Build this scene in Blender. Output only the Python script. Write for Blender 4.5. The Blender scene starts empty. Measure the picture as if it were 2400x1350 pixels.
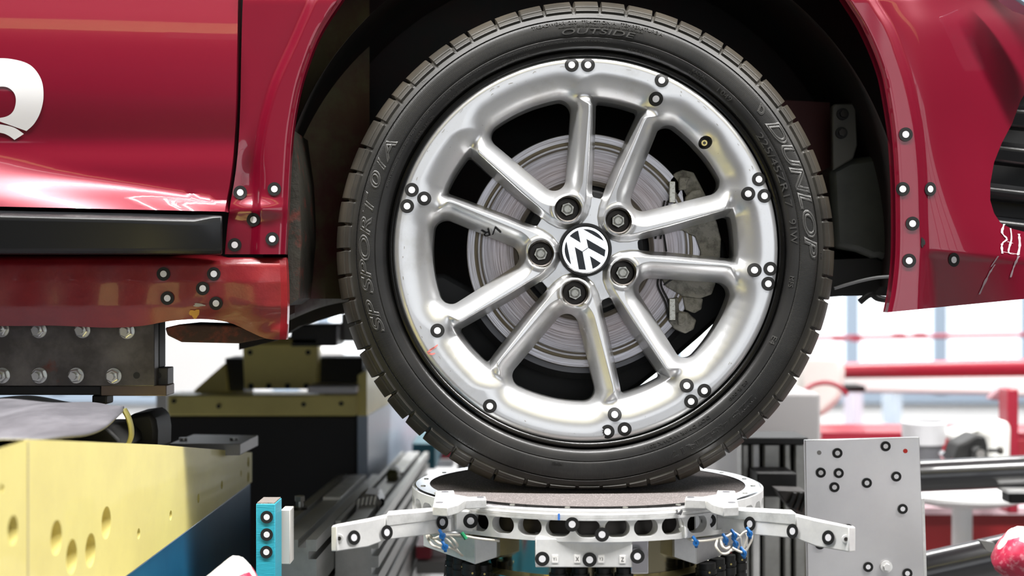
import bpy, bmesh, math, random
import numpy as np
from mathutils import Vector, Matrix
random.seed(7); rng = np.random.default_rng(7)
SC = bpy.context.scene
COL = SC.collection
PI = math.pi
F = 3300.0; D0 = 1.65; ZC = 1.55           # focal length in pixels, camera to wheel face, camera height

# ------------------------------------------------------------------ camera, world, lamps, exposure
cam = bpy.data.cameras.new('camera'); camo = bpy.data.objects.new('camera', cam); COL.objects.link(camo)
camo.location = (0, -D0, ZC); camo.rotation_euler = (PI/2, 0, 0)
cam.sensor_width = 36; cam.lens = 36*F/2400; cam.clip_start = .05; cam.clip_end = 100
cam.dof.use_dof = True; cam.dof.focus_distance = D0; cam.dof.aperture_fstop = 4.0
SC.camera = camo
SC.view_settings.view_transform = 'Standard'; SC.view_settings.look = 'None'
SC.view_settings.gamma = 1; SC.view_settings.use_curve_mapping = False
SC.view_settings.exposure = 0.0
w = bpy.data.worlds.new('hall'); SC.world = w; w.use_nodes = True
bg = w.node_tree.nodes['Background']; bg.inputs[0].default_value = (.86, .92, 1, 1); bg.inputs[1].default_value = .55

def area(name, loc, rot, sx, sy, power, col=(1, .985, .97)):
    l = bpy.data.lights.new(name, 'AREA'); l.shape = 'RECTANGLE'; l.size = sx; l.size_y = sy
    l.energy = power; l.color = col
    o = bpy.data.objects.new(name, l); COL.objects.link(o); o.location = loc; o.rotation_euler = rot
    return o
LAMPS = [(-1.0, -.85, 3.0, 3.4, 400), (2.4, -.95, 3.0, 2.4, 340), (0, -2.5, 3.0, 5.0, 6), (0, -4.2, 3.0, 5.0, 8), (1.0, 3.0, 3.0, 6.0, 420), (-2.0, 4.6, 3.0, 6.0, 330)]
for i, (x, y, z, ln, pw) in enumerate(LAMPS):
    area('ceiling_tube', (x, y, ZC+z-.06), (0, 0, 0), ln, .22, pw)

# ------------------------------------------------------------------ helpers
def P(px, py, y):
    d = y + D0
    return np.array([(px-1200)*d/F, y, ZC+(675-py)*d/F])

def tag(o, label=None, cat=None, group=None, kind=None):
    if label: o['label'] = label
    if cat: o['category'] = cat
    if group: o['group'] = group
    if kind: o['kind'] = kind
    return o
def wloc(o):
    v = Vector((0, 0, 0))
    while o: v = v + o.location; o = o.parent
    return v
def empty(name, loc, label, cat, group=None):
    o = bpy.data.objects.new(name, None); COL.objects.link(o); o.location = loc; o.empty_display_size = .05
    return tag(o, label, cat, group)

class MB:
    def __init__(s): s.v = []; s.f = []; s.mi = []; s.mats = []
    def m(s, mat):
        if mat not in s.mats: s.mats.append(mat)
        return s.mats.index(mat)
    def add(s, verts, faces, mat):
        k = s.m(mat); b = len(s.v)
        s.v.extend([tuple(map(float, q)) for q in verts])
        for f in faces: s.f.append(tuple(int(i)+b for i in f)); s.mi.append(k)
    def box(s, x0, x1, y0, y1, z0, z1, mat):
        vs = [(x, y, z) for x in (x0, x1) for y in (y0, y1) for z in (z0, z1)]
        s.add(vs, [(0,1,3,2),(4,6,7,5),(0,4,5,1),(2,3,7,6),(0,2,6,4),(1,5,7,3)], mat); return s
    def pbox(s, px0, py0, px1, py1, y, dep, mat):
        a = P(px0, py1, y); b = P(px1, py0, y)
        return s.box(a[0], b[0], y, y+dep, a[2], b[2], mat)
    def loft(s, rings, mat, cap=True):
        n = len(rings[0]); vs = [p for r in rings for p in r]; fs = []
        for k in range(len(rings)-1):
            for i in range(n):
                j = (i+1) % n; fs.append((k*n+i, k*n+j, (k+1)*n+j, (k+1)*n+i))
        if cap: fs.append(tuple(range(n-1, -1, -1))); fs.append(tuple((len(rings)-1)*n+i for i in range(n)))
        s.add(vs, fs, mat); return s
    def prism(s, pts, y, dep, mat, shift=(0, 0)):
        r0 = [P(a, b, y) for a, b in pts]; r1 = [q+np.array([shift[0], dep, shift[1]]) for q in r0]
        return s.loft([r0, r1], mat)
    def cyl(s, a, b, r, mat, n=20, r2=None):
        a = Vector(a); b = Vector(b); d = (b-a).normalized()
        u = d.orthogonal().normalized(); v = d.cross(u); r2 = r if r2 is None else r2
        c = [(math.cos(2*PI*i/n), math.sin(2*PI*i/n)) for i in range(n)]
        return s.loft([[a+u*(r*x)+v*(r*y) for x, y in c], [b+u*(r2*x)+v*(r2*y) for x, y in c]], mat)
    def tube(s, pts, r, mat, n=10, sub=6):
        pts = smooth_path(pts, sub); rings = []; prev = None
        for i, p in enumerate(pts):
            d = Vector(pts[min(i+1, len(pts)-1)])-Vector(pts[max(i-1, 0)]); d.normalize()
            if prev is None: u = d.orthogonal().normalized()
            else: u = (prev-d*prev.dot(d)).normalized()
            v = d.cross(u); prev = u
            rings.append([Vector(p)+u*(r*math.cos(2*PI*k/n))+v*(r*math.sin(2*PI*k/n)) for k in range(n)])
        return s.loft(rings, mat)
    def lathe_z(s, prof, c, mat, n=96, a0=0, a1=2*PI):
        full = abs(a1-a0-2*PI) < 1e-6; m = n if full else n+1
        vs = []; fs = []
        for r, z in prof:
            for i in range(m):
                t = a0+(a1-a0)*i/n; vs.append((c[0]+r*math.cos(t), c[1]+r*math.sin(t), c[2]+z))
        for k in range(len(prof)-1):
            for i in range(n):
                j = (i+1) % m if full else i+1
                fs.append((k*m+i, k*m+j, (k+1)*m+j, (k+1)*m+i))
        s.add(vs, fs, mat); return s
    def lathe_y(s, prof, c, mat, n=128, a0=0, a1=2*PI):
        t = MB(); t.lathe_z([(r, y) for r, y in prof], (0, 0, 0), mat, n, a0, a1)
        s.add([(c[0]+x, c[1]+z, c[2]+y) for x, y, z in t.v], t.f, mat); return s
    def build(s, name, parent=None, bevel=0, label=None, cat=None, group=None, kind=None, smooth=.6, origin=None, recalc=True):
        me = bpy.data.meshes.new(name); V = np.array(s.v)
        if origin is None:
            origin = np.array([(V[:, 0].min()+V[:, 0].max())/2, (V[:, 1].min()+V[:, 1].max())/2, V[:, 2].min()])
        V = V-np.array(origin)
        me.from_pydata(V.tolist(), [], s.f)
        for mt in s.mats: me.materials.append(mt)
        me.polygons.foreach_set('material_index', s.mi)
        if recalc:
            bm = bmesh.new(); bm.from_mesh(me); bmesh.ops.recalc_face_normals(bm, faces=bm.faces); bm.to_mesh(me); bm.free()
        me.polygons.foreach_set('use_smooth', [True]*len(me.polygons))
        me.set_sharp_from_angle(angle=smooth)
        o = bpy.data.objects.new(name, me); COL.objects.link(o)
        off = wloc(parent) if parent else Vector((0, 0, 0))
        o.location = Vector(origin)-off; o.parent = parent
        if bevel:
            b = o.modifiers.new('bevel', 'BEVEL'); b.width = bevel; b.segments = 2; b.limit_method = 'ANGLE'; b.angle_limit = .6
        return tag(o, label, cat, group, kind)

def smooth_path(pts, sub):
    P_ = [np.array(p, float) for p in pts]; out = []
    if len(P_) == 2: return P_
    for i in range(len(P_)-1):
        p0 = P_[max(i-1, 0)]; p1 = P_[i]; p2 = P_[i+1]; p3 = P_[min(i+2, len(P_)-1)]
        for k in range(sub):
            t = k/sub
            out.append(.5*((2*p1)+(-p0+p2)*t+(2*p0-5*p1+4*p2-p3)*t*t+(-p0+3*p1-3*p2+p3)*t**3))
    out.append(P_[-1]); return out
def curve_fn(pts):                    # smooth function through (t, value) pairs
    q = np.array(smooth_path(sorted(pts), 8)); return lambda t: np.interp(t, q[:, 0], q[:, 1])
def sst(x, a, b):
    t = np.clip((x-a)/(b-a), 0, 1); return t*t*(3-2*t)

def sdf_poly(X, Y, poly):             # signed distance, negative inside
    d = np.full(X.shape, 1e9); ins = np.zeros(X.shape, bool); n = len(poly)
    for i in range(n):
        ax, ay = poly[i]; bx, by = poly[(i+1) % n]; ex, ey = bx-ax, by-ay
        L = ex*ex+ey*ey
        t = np.clip(((X-ax)*ex+(Y-ay)*ey)/L, 0, 1)
        d = np.minimum(d, np.hypot(X-ax-t*ex, Y-ay-t*ey))
        c = ((ay > Y) != (by > Y)) & (X < (bx-ax)*(Y-ay)/((by-ay) if by != ay else 1e-9)+ax)
        ins ^= c
    return np.where(ins, -d, d)

def sheet(mb, X, Y, sdf, front, back, mat, matwall=None, wrap=False, edge_wall=True):
    """plate on a grid of 2-D points X,Y with holes where sdf<0; hole edges are walled towards 'back'"""
    X = X.copy(); Y = Y.copy(); m, n = X.shape; d = sdf(X, Y)
    def cells(a):
        if wrap: b = np.roll(a, -1, axis=1); return a[:-1], b[:-1], b[1:], a[1:]
        return a[:-1, :-1], a[:-1, 1:], a[1:, 1:], a[1:, :-1]
    keep = sum(cells(d)) > 0
    idx = np.arange(m*n).reshape(m, n); q = np.stack(cells(idx), -1)
    used = np.zeros(m*n, int); rem = np.zeros(m*n, int)
    np.add.at(used, q[keep].ravel(), 1); np.add.at(rem, q[~keep].ravel(), 1)
    bd = ((used > 0) & (rem > 0)).reshape(m, n)
    for _ in range(3):
        e = 1e-3*max(1e-9, np.ptp(X))*.01
        d = sdf(X, Y); gx = (sdf(X+e, Y)-sdf(X-e, Y))/(2*e); gy = (sdf(X, Y+e)-sdf(X, Y-e))/(2*e)
        g2 = np.maximum(gx*gx+gy*gy, .25)
        X[bd] -= (d*gx/g2)[bd]; Y[bd] -= (d*gy/g2)[bd]
    fr = front(X, Y).reshape(-1, 3); bk = back(X, Y).reshape(-1, 3)
    ids = np.where(used > 0)[0]; mp = -np.ones(m*n, int); mp[ids] = np.arange(len(ids))
    faces = mp[q[keep]]
    ed = {}
    for f in faces:
        for i in range(4):
            a, b = int(f[i]), int(f[(i+1) % 4])
            if (b, a) in ed: del ed[(b, a)]
            else: ed[(a, b)] = 1
    mb.add(fr[ids], faces.tolist(), mat)
    vs = []; fs = []; loc = {}
    inv = ids
    for a, b in ed:
        for t in (a, b):
            if t not in loc: loc[t] = len(vs); vs.append(fr[inv[t]]); vs.append(bk[inv[t]])
        fs.append((loc[a], loc[b], loc[b]+1, loc[a]+1))
    if vs: mb.add(vs, fs, matwall or mat)
    return mb

def panel(mb, rows, yf, mat, nu=40, nv=60, hem=.012, py0=None, py1=None, shear=None):
    """body panel: rows (py, left px, right px)"""
    L = curve_fn([(r[0], r[1]) for r in rows]); R = curve_fn([(r[0], r[2]) for r in rows])
    py0 = rows[0][0] if py0 is None else py0; py1 = rows[-1][0] if py1 is None else py1
    vs = []
    us = np.linspace(0, 1, nu); vv = np.linspace(py0, py1, nv)
    for j in range(-1, nv+1):
        py = vv[min(max(j, 0), nv-1)]
        for i in range(-1, nu+1):
            u = us[min(max(i, 0), nu-1)]; px = L(py)*(1-u)+R(py)*u
            pz = py+(shear(px, py) if shear else 0)
            p = P(px, pz, float(yf(px, pz)))
            if i < 0 or j < 0 or i >= nu or j >= nv: p = p+np.array([0, hem, 0])
            vs.append(p)
    W = nu+2
    fs = [(a*W+b, a*W+b+1, (a+1)*W+b+1, (a+1)*W+b) for a in range(nv+1) for b in range(nu+1)]
    mb.add(vs, fs, mat); return mb

# ------------------------------------------------------------------ materials
MC = {}
def mat(name, col, rough=.5, metal=0, coat=0, coatr=.03, stain=None, bump=None, emit=None, spec=.5, speck=None):
    if name in MC: return MC[name]
    m = bpy.data.materials.new(name); m.use_nodes = True; nt = m.node_tree; b = nt.nodes['Principled BSDF']
    b.inputs['Base Color'].default_value = (*col, 1); b.inputs['Roughness'].default_value = rough
    b.inputs['Metallic'].default_value = metal; b.inputs['Coat Weight'].default_value = coat
    b.inputs['Coat Roughness'].default_value = coatr; b.inputs['Specular IOR Level'].default_value = spec
    tc = nt.nodes.new('ShaderNodeTexCoord'); last = None
    def noise(scale, detail=4, rg=.6, stretch=None):
        n = nt.nodes.new('ShaderNodeTexNoise'); n.inputs['Scale'].default_value = scale
        n.inputs['Detail'].default_value = detail; n.inputs['Roughness'].default_value = rg
        if stretch:
            mp = nt.nodes.new('ShaderNodeMapping'); mp.inputs['Scale'].default_value = stretch
            nt.links.new(tc.outputs['Object'], mp.inputs[0]); nt.links.new(mp.outputs[0], n.inputs['Vector'])
        else: nt.links.new(tc.outputs['Object'], n.inputs['Vector'])
        return n
    for st in [s for s in (stain, speck) if s]:     # (colour, scale, low, high, [stretch])
        n = noise(st[1], 6, .65, st[4] if len(st) > 4 else None)
        rp = nt.nodes.new('ShaderNodeValToRGB'); rp.color_ramp.elements[0].position = st[2]; rp.color_ramp.elements[1].position = st[3]
        nt.links.new(n.outputs[0], rp.inputs[0])
        mx = nt.nodes.new('ShaderNodeMix'); mx.data_type = 'RGBA'
        nt.links.new(rp.outputs[0], mx.inputs[0])
        if last: nt.links.new(last, mx.inputs[6])
        else: mx.inputs[6].default_value = (*col, 1)
        mx.inputs[7].default_value = (*st[0], 1); last = mx.outputs[2]
    if last: nt.links.new(last, b.inputs['Base Color'])
    if bump:
        n = noise(bump[0], 4, .6, bump[2] if len(bump) > 2 else None)
        bp = nt.nodes.new('ShaderNodeBump'); bp.inputs['Strength'].default_value = bump[1]; bp.inputs['Distance'].default_value = .002
        nt.links.new(n.outputs[0], bp.inputs['Height']); nt.links.new(bp.outputs[0], b.inputs['Normal'])
    if emit: b.inputs['Emission Color'].default_value = (*emit[0], 1); b.inputs['Emission Strength'].default_value = emit[1]
    MC[name] = m; return m
red = mat('red_paint', (.165, .0008, .0145), .32, .25, 1.0, .03, bump=(18, .05))
redm = mat('red_paint_orange_peel', (.14, .0015, .007), .42, .0, .35, .10, stain=((.22, .01, .012), 9, .4, .7), bump=(110, .22))
black = mat('black_plastic', (.0045, .005, .006), .36, coat=.0, spec=.4, bump=(900, .06))
void = mat('black_steel', (.006, .006, .006), .6)
under = mat('dark_wheelhouse', (.018, .006, .005), .7, stain=((.008, .008, .007), 14, .4, .6), bump=(40, .4))
rust = mat('rusty_edge', (.04, .018, .01), .8, stain=((.16, .03, .012), 60, .5, .75), bump=(120, .8))
silver = mat('silver_wheel_paint', (.63, .635, .645), .30, .82, .2, .12, stain=((.44, .43, .40), 12, .55, .85), speck=((.17, .15, .12), 420, .66, .76))
darkmet = mat('dark_socket', (.05, .045, .04), .4, .8)
boltm = mat('bolt_steel', (.5, .5, .46), .35, .8, stain=((.2, .18, .13), 300, .5, .7))
chrome = mat('chrome', (.74, .75, .76), .10, 1, bump=(200, .12), stain=((.60, .59, .58), 60, .5, .62))
alu = mat('machined_aluminium', (.80, .80, .79), .36, .5, stain=((.55, .55, .54), 50, .4, .7), bump=(200, .06))
aluw = mat('satin_aluminium', (.78, .78, .77), .45, .35, stain=((.64, .64, .64), 30, .4, .7), speck=((.12, .12, .12), 90, .74, .8))
alud = mat('extruded_aluminium', (.42, .42, .40), .4, .8, stain=((.3, .3, .28), 8, .4, .6, (1, .05, 1)))
grit = mat('abrasive_disc', (.15, .13, .125), .95, bump=(900, 1.0), speck=((.60, .55, .53), 900, .56, .66))
ylw = mat('yellow_enamel', (.76, .66, .22), .5, coat=.1, stain=((.68, .58, .20), 7, .4, .7), speck=((.35, .3, .15), 160, .76, .80))
blue = mat('blue_enamel', (.006, .09, .19), .4, coat=.2, stain=((.01, .12, .23), 10, .4, .7), speck=((.4, .5, .6), 120, .76, .80))
teal = mat('teal_tape', (.02, .30, .40), .5, bump=(60, .2, (1, 1, 12)))
white = mat('white_paint', (.8, .8, .8), .5)
cream = mat('off_white_machine', (.78, .78, .74), .5)
steel = mat('raw_steel', (.055, .050, .048), .5, .5, stain=((.13, .12, .115), 14, .45, .7), speck=((.12, .04, .03), 22, .6, .7))
slabm = mat('grey_slab', (.26, .25, .24), .45, .4)
rubber = mat('grey_rubber_sheet', (.075, .073, .082), .6, stain=((.13, .127, .14), 16, .45, .7, (1, .4, 1)), bump=(500, .15))
bandr = mat('red_enamel', (.30, .010, .028), .4, coat=.3)
bandd = mat('dark_red_enamel', (.22, .006, .008), .5)
stw = mat('sticker_white', (.66, .66, .69), .6); stb = mat('sticker_black', (.010, .010, .010), .55, spec=.3)
brass = mat('brass', (.75, .62, .25), .25, 1)
brassd = mat('polished_drum', (.75, .68, .45), .14, 1)
blued = mat('blue_cable_tie', (.01, .12, .38), .4); cabm = mat('white_cable', (.72, .68, .60), .45)
cast = mat('cast_iron_grey', (.24, .23, .20), .6, .3, stain=((.10, .095, .08), 80, .45, .65), speck=((.03, .03, .03), 500, .62, .68), bump=(400, .5))
hose = mat('black_connector', (.014, .014, .013), .4, .3)
tape_r = mat('worn_red_tape', (.45, .02, .06), .5, stain=((.62, .30, .34), 140, .5, .72), bump=(40, .3))
tape_w = mat('worn_white_tape', (.66, .65, .62), .55, stain=((.5, .48, .44), 40, .5, .7), bump=(40, .4))
inkb = mat('marker_ink', (.01, .01, .012), .5)

def mat_tyre():
    m = bpy.data.materials.new('tyre_rubber'); m.use_nodes = True; nt = m.node_tree; b = nt.nodes['Principled BSDF']
    N = nt.nodes.new; L = nt.links.new
    tc = N('ShaderNodeTexCoord'); sp = N('ShaderNodeSeparateXYZ'); L(tc.outputs['Object'], sp.inputs[0])
    cb = N('ShaderNodeCombineXYZ'); L(sp.outputs[0], cb.inputs[0]); L(sp.outputs[2], cb.inputs[1])
    ln = N('ShaderNodeVectorMath'); ln.operation = 'LENGTH'; L(cb.outputs[0], ln.inputs[0])
    n1 = N('ShaderNodeTexNoise'); n1.inputs['Scale'].default_value = 14; n1.inputs['Detail'].default_value = 8; L(tc.outputs['Object'], n1.inputs['Vector'])
    # dusty brown tread, dark sidewall
    rp = N('ShaderNodeValToRGB'); cr = rp.color_ramp
    mr = N('ShaderNodeMapRange'); mr.inputs[1].default_value = .225; mr.inputs[2].default_value = .300; L(ln.outputs['Value'], mr.inputs[0]); L(mr.outputs[0], rp.inputs[0])
    cr.elements[0].position = 0; cr.elements[0].color = (.004, .004, .004, 1)
    cr.elements[1].position = 1; cr.elements[1].color = (.050, .041, .030, 1)
    for p, c in ((.12, (.004, .004, .004)), (.15, (.016, .016, .017)), (.60, (.014, .014, .014)), (.68, (.026, .025, .023)), (.80, (.040, .037, .032))):
        e = cr.elements.new(p); e.color = (*c, 1)
    mx = N('ShaderNodeMix'); mx.data_type = 'RGBA'; mx.blend_type = 'MULTIPLY'; mx.inputs[0].default_value = 1
    r2 = N('ShaderNodeValToRGB'); r2.color_ramp.elements[0].position = .35; r2.color_ramp.elements[0].color = (.5, .5, .48, 1); r2.color_ramp.elements[1].position = .7; r2.color_ramp.elements[1].color = (1.25, 1.2, 1.1, 1)
    L(n1.outputs[0], r2.inputs[0]); L(rp.outputs[0], mx.inputs[6]); L(r2.outputs[0], mx.inputs[7]); L(mx.outputs[2], b.inputs['Base Color'])
    b.inputs['Specular IOR Level'].default_value = .34; mg = N('ShaderNodeMapRange'); mg.inputs[1].default_value = .235; mg.inputs[2].default_value = .242; mg.inputs[3].default_value = .22; mg.inputs[4].default_value = .46; L(ln.outputs['Value'], mg.inputs[0]); L(mg.outputs[0], b.inputs['Roughness'])
    at = N('ShaderNodeMath'); at.operation = 'ARCTAN2'; L(sp.outputs[0], at.inputs[0]); L(sp.outputs[2], at.inputs[1])
    mu = N('ShaderNodeMath'); mu.operation = 'MULTIPLY'; mu.inputs[1].default_value = 1080; L(at.outputs[0], mu.inputs[0])
    si = N('ShaderNodeMath'); si.operation = 'SINE'; L(mu.outputs[0], si.inputs[0])
    g1 = N('ShaderNodeMath'); g1.operation = 'GREATER_THAN'; g1.inputs[1].default_value = .2495; L(ln.outputs['Value'], g1.inputs[0])
    g2 = N('ShaderNodeMath'); g2.operation = 'LESS_THAN'; g2.inputs[1].default_value = .2700; L(ln.outputs['Value'], g2.inputs[0])
    m1 = N('ShaderNodeMath'); m1.operation = 'MULTIPLY'; L(g1.outputs[0], m1.inputs[0]); L(g2.outputs[0], m1.inputs[1])
    m2 = N('ShaderNodeMath'); m2.operation = 'MULTIPLY'; L(m1.outputs[0], m2.inputs[0]); L(si.outputs[0], m2.inputs[1])
    n2 = N('ShaderNodeTexNoise'); n2.inputs['Scale'].default_value = 300; L(tc.outputs['Object'], n2.inputs['Vector'])
    ad = N('ShaderNodeMath'); ad.operation = 'ADD'; L(m2.outputs[0], ad.inputs[0]); L(n2.outputs[0], ad.inputs[1])
    bp = N('ShaderNodeBump'); bp.inputs['Strength'].default_value = .2; bp.inputs['Distance'].default_value = .0004
    L(ad.outputs[0], bp.inputs['Height']); L(bp.outputs[0], b.inputs['Normal']); return m
tyre_m = mat_tyre()
def mat_rotor():
    m = bpy.data.materials.new('brake_disc_steel'); m.use_nodes = True; nt = m.node_tree; b = nt.nodes['Principled BSDF']
    N = nt.nodes.new; L = nt.links.new
    tc = N('ShaderNodeTexCoord'); sp = N('ShaderNodeSeparateXYZ'); L(tc.outputs['Object'], sp.inputs[0])
    cb = N('ShaderNodeCombineXYZ'); L(sp.outputs[0], cb.inputs[0]); L(sp.outputs[2], cb.inputs[1])
    ln = N('ShaderNodeVectorMath'); ln.operation = 'LENGTH'; L(cb.outputs[0], ln.inputs[0])
    mr = N('ShaderNodeMapRange'); mr.inputs[2].default_value = .1415; L(ln.outputs['Value'], mr.inputs[0])
    rp = N('ShaderNodeValToRGB'); L(mr.outputs[0], rp.inputs[0]); cr = rp.color_ramp
    cr.elements[0].position = 0; cr.elements[0].color = (.01, .009, .008, 1)
    cr.elements[1].position = .56; cr.elements[1].color = (.02, .015, .01, 1)
    for p, c in ((.565, (.06, .05, .035)), (.60, (.07, .055, .04)), (.605, (.30, .28, .28)), (.70, (.40, .36, .36)), (.85, (.38, .37, .39)), (.868, (.42, .42, .44)),
                 (.873, (.09, .075, .05)), (.885, (.10, .08, .055)), (.889, (.45, .45, .47)), (.900, (.5, .5, .52)), (.905, (.10, .08, .05)), (.93, (.12, .10, .06)), (.936, (.55, .55, .58)), (.99, (.5, .5, .53)), (.995, (.08, .07, .05))):
        e = cr.elements.new(p); e.color = (*c, 1)
    cv = N('ShaderNodeCombineXYZ'); mu = N('ShaderNodeMath'); mu.operation = 'MULTIPLY'; mu.inputs[1].default_value = 420; L(ln.outputs['Value'], mu.inputs[0]); L(mu.outputs[0], cv.inputs[0])
    at = N('ShaderNodeMath'); at.operation = 'ARCTAN2'; L(sp.outputs[0], at.inputs[0]); L(sp.outputs[2], at.inputs[1]); L(at.outputs[0], cv.inputs[1])
    n = N('ShaderNodeTexNoise'); n.inputs['Scale'].default_value = 1.6; n.inputs['Detail'].default_value = 5; L(cv.outputs[0], n.inputs['Vector'])
    r2 = N('ShaderNodeValToRGB'); r2.color_ramp.elements[0].position = .3; r2.color_ramp.elements[0].color = (.55, .52, .5, 1); r2.color_ramp.elements[1].position = .65; r2.color_ramp.elements[1].color = (1.2, 1.2, 1.25, 1)
    L(n.outputs[0], r2.inputs[0])
    mx = N('ShaderNodeMix'); mx.data_type = 'RGBA'; mx.blend_type = 'MULTIPLY'; mx.inputs[0].default_value = 1
    L(rp.outputs[0], mx.inputs[6]); L(r2.outputs[0], mx.inputs[7]); L(mx.outputs[2], b.inputs['Base Color'])
    b.inputs['Metallic'].default_value = .7; b.inputs['Roughness'].default_value = .34
    bp = N('ShaderNodeBump'); bp.inputs['Strength'].default_value = .5; bp.inputs['Distance'].default_value = .0006
    L(n.outputs[0], bp.inputs['Height']); L(bp.outputs[0], b.inputs['Normal']); return m
rotor_m = mat_rotor()

# ------------------------------------------------------------------ the hall
def struct(mb, name, **k): return mb.build(name, kind='structure', **k)
floor_m = mat('grey_hall_floor', (.13, .13, .13), .5, stain=((.10, .10, .10), 1.2, .4, .6))
wall_m = mat('white_wall', (.86, .87, .88), .8); wallf = mat('grey_wall', (.10, .09, .10), .8)
ceil_m = mat('grey_ceiling', (.28, .29, .30), .9)
struct(MB().box(-7, 9, -7, 7.2, -.1, 0, floor_m), 'floor')
struct(MB().box(-7, 9, 7.0, 7.2, 0, 5.2, wall_m), 'wall_back')
struct(MB().box(-7, 9, -7.0, -6.8, 0, 5.2, wallf), 'wall_front')
struct(MB().box(-7.2, -7, -7, 7.2, 0, 5.2, wallf), 'wall_left')
struct(MB().box(9, 9.2, -7, 7.2, 0, 5.2, wallf), 'wall_right')
struct(MB().box(-7, 9, -7, 7.2, 5.2, 5.3, ceil_m), 'ceiling')
daylight = mat('daylit_glass', (.8, .85, .9), .3, emit=((.93, .97, 1.0), .98))
daylight2 = mat('daylit_glass_blue', (.5, .6, .7), .3, emit=((.62, .72, .82), .80))
frame_m = mat('grey_window_frame', (.32, .40, .50), .6)
def hall_window_and_fill(n, x0, x1, z0, z1, y, cols, sgn, m=daylight):
    mb = MB(); st = (x1-x0)/cols
    for i in range(cols+1):
        x = x0+i*st; mb.box(x-.04, x+.04, y-.05*sgn, y+.02, z0, z1, frame_m)
    for z in (z0, z1): mb.box(x0-.05, x1+.05, y-.05*sgn, y+.02, z-.05, z+.05, frame_m)
    o = mb.build('window_and_fill_%d' % n, kind='structure')
    MB().box(x0, x1, y-.012*sgn, y-.004*sgn, z0, z1, m).build('window_and_fill_pane', o)
hall_window_and_fill(1, -6.0, 8.0, .9, 4.2, 6.99, 26, 1)
hall_window_and_fill(2, -1.0, 7.4, 1.1, 3.4, -6.79, 8, -1, mat('front_fill_glow', (.8, .85, .9), .3, emit=((.95, .97, 1.0), 1.15)))  # unseen glowing pane added behind the camera as fill light
hall_window_and_fill(3, -3.6, -2.9, 1.9, 2.5, -6.79, 1, -1, mat('front_highlight_glow', (.8, .85, .9), .3, emit=((.95, .97, 1.0), .7)))  # small unseen glowing pane, added for highlights on the left paintwork

lampglow = mat('lamp_diffuser', (.9, .9, .9), .5, emit=((1, .97, .93), 4.0))
for i, (x, y, z, ln, pw) in enumerate(LAMPS):
    t = empty('ceiling_lamp', (x, y, ZC+z), 'long ceiling lamp over the %s' % ('wheel on the left', 'wheel on the right', 'space before the car', 'far front of the hall', 'machines behind the car', 'back wall')[i], 'lamp')
    MB().box(x-ln/2, x+ln/2, y-.14, y+.14, ZC+z, ZC+z+.08, white).build('lamp_housing', t)
    MB().box(x-ln/2, x+ln/2, y-.13, y-.115, ZC+z-.03, ZC+z, lampglow).build('lamp_diffuser', t)
# yellow overhead crane beam in front of the car (seen mirrored in the paint)
g = empty('overhead_crane', (-1, -3.0, ZC+2.2), 'yellow overhead crane beam across the hall', 'crane')
MB().box(-5, 5, -3.2, -3.0, ZC+2.0, ZC+2.35, ylw).build('crane_beam', g, bevel=.01)
MB().box(-1.2, -.8, -3.25, -2.95, ZC+1.75, ZC+2.0, void).build('crane_trolley', g, bevel=.01)

# ================================================================== THE CAR
car = empty('car', (0, .3, ZC-.1), 'red car with its silver alloy wheel standing on the round test turntable', 'car')

# ------------------------------------------------------------------ wheel height field (units: px = 0.5 mm)
HX, HY = 1373.0, 584.5
HUB = np.array([(HX-1200)/2000, 0, ZC+(675-HY)/2000])
lug0 = math.radians(113.0)
Vcore = [(185, 0)]+[(334*math.cos(math.radians(a)), 334*math.sin(math.radians(a))) for a in np.linspace(12.6, -12.6, 9)]
c36, s36 = math.cos(math.radians(36)), math.sin(math.radians(36))
def fr36(c, e): return (c*c36-e*s36, c*s36+e*c36)
Ncore = [fr36(134, -5), fr36(200, -14), fr36(300, -33)]+[fr36(348*math.cos(math.radians(t)), 348*math.sin(math.radians(t))) for t in np.linspace(-7.0, 7.0, 7)]+[fr36(300, 33), fr36(200, 14), fr36(134, 5)]
half = [(63, 0), (67, 18), (78, 36), (95, 50), (120, 64), (180, 94), (250, 127), (314, 158), (330, 168), (300, 222), (250, 300), (600, 400)]
Upoly = half+[(a, -b) for a, b in half[::-1][:-1]]
VALVE = (1657-HX, HY-331)
def fold(X, Y):
    r = np.hypot(X, Y); t = np.arctan2(Y, X)-lug0
    t = (t+math.radians(36)) % math.radians(72)-math.radians(36)
    return r, r*np.cos(t), np.abs(r*np.sin(t))
def wheel_sdf(X, Y):
    r, a, b = fold(X, Y)
    dv = sdf_poly(a, b, Vcore)-28; dn = sdf_poly(a, b, Ncore)-8
    dl = np.hypot(a-105, b)-31
    dk = np.hypot(X-VALVE[0], Y-VALVE[1])-15
    return np.minimum(np.minimum(dv, dn), np.minimum(dl, dk))
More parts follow.
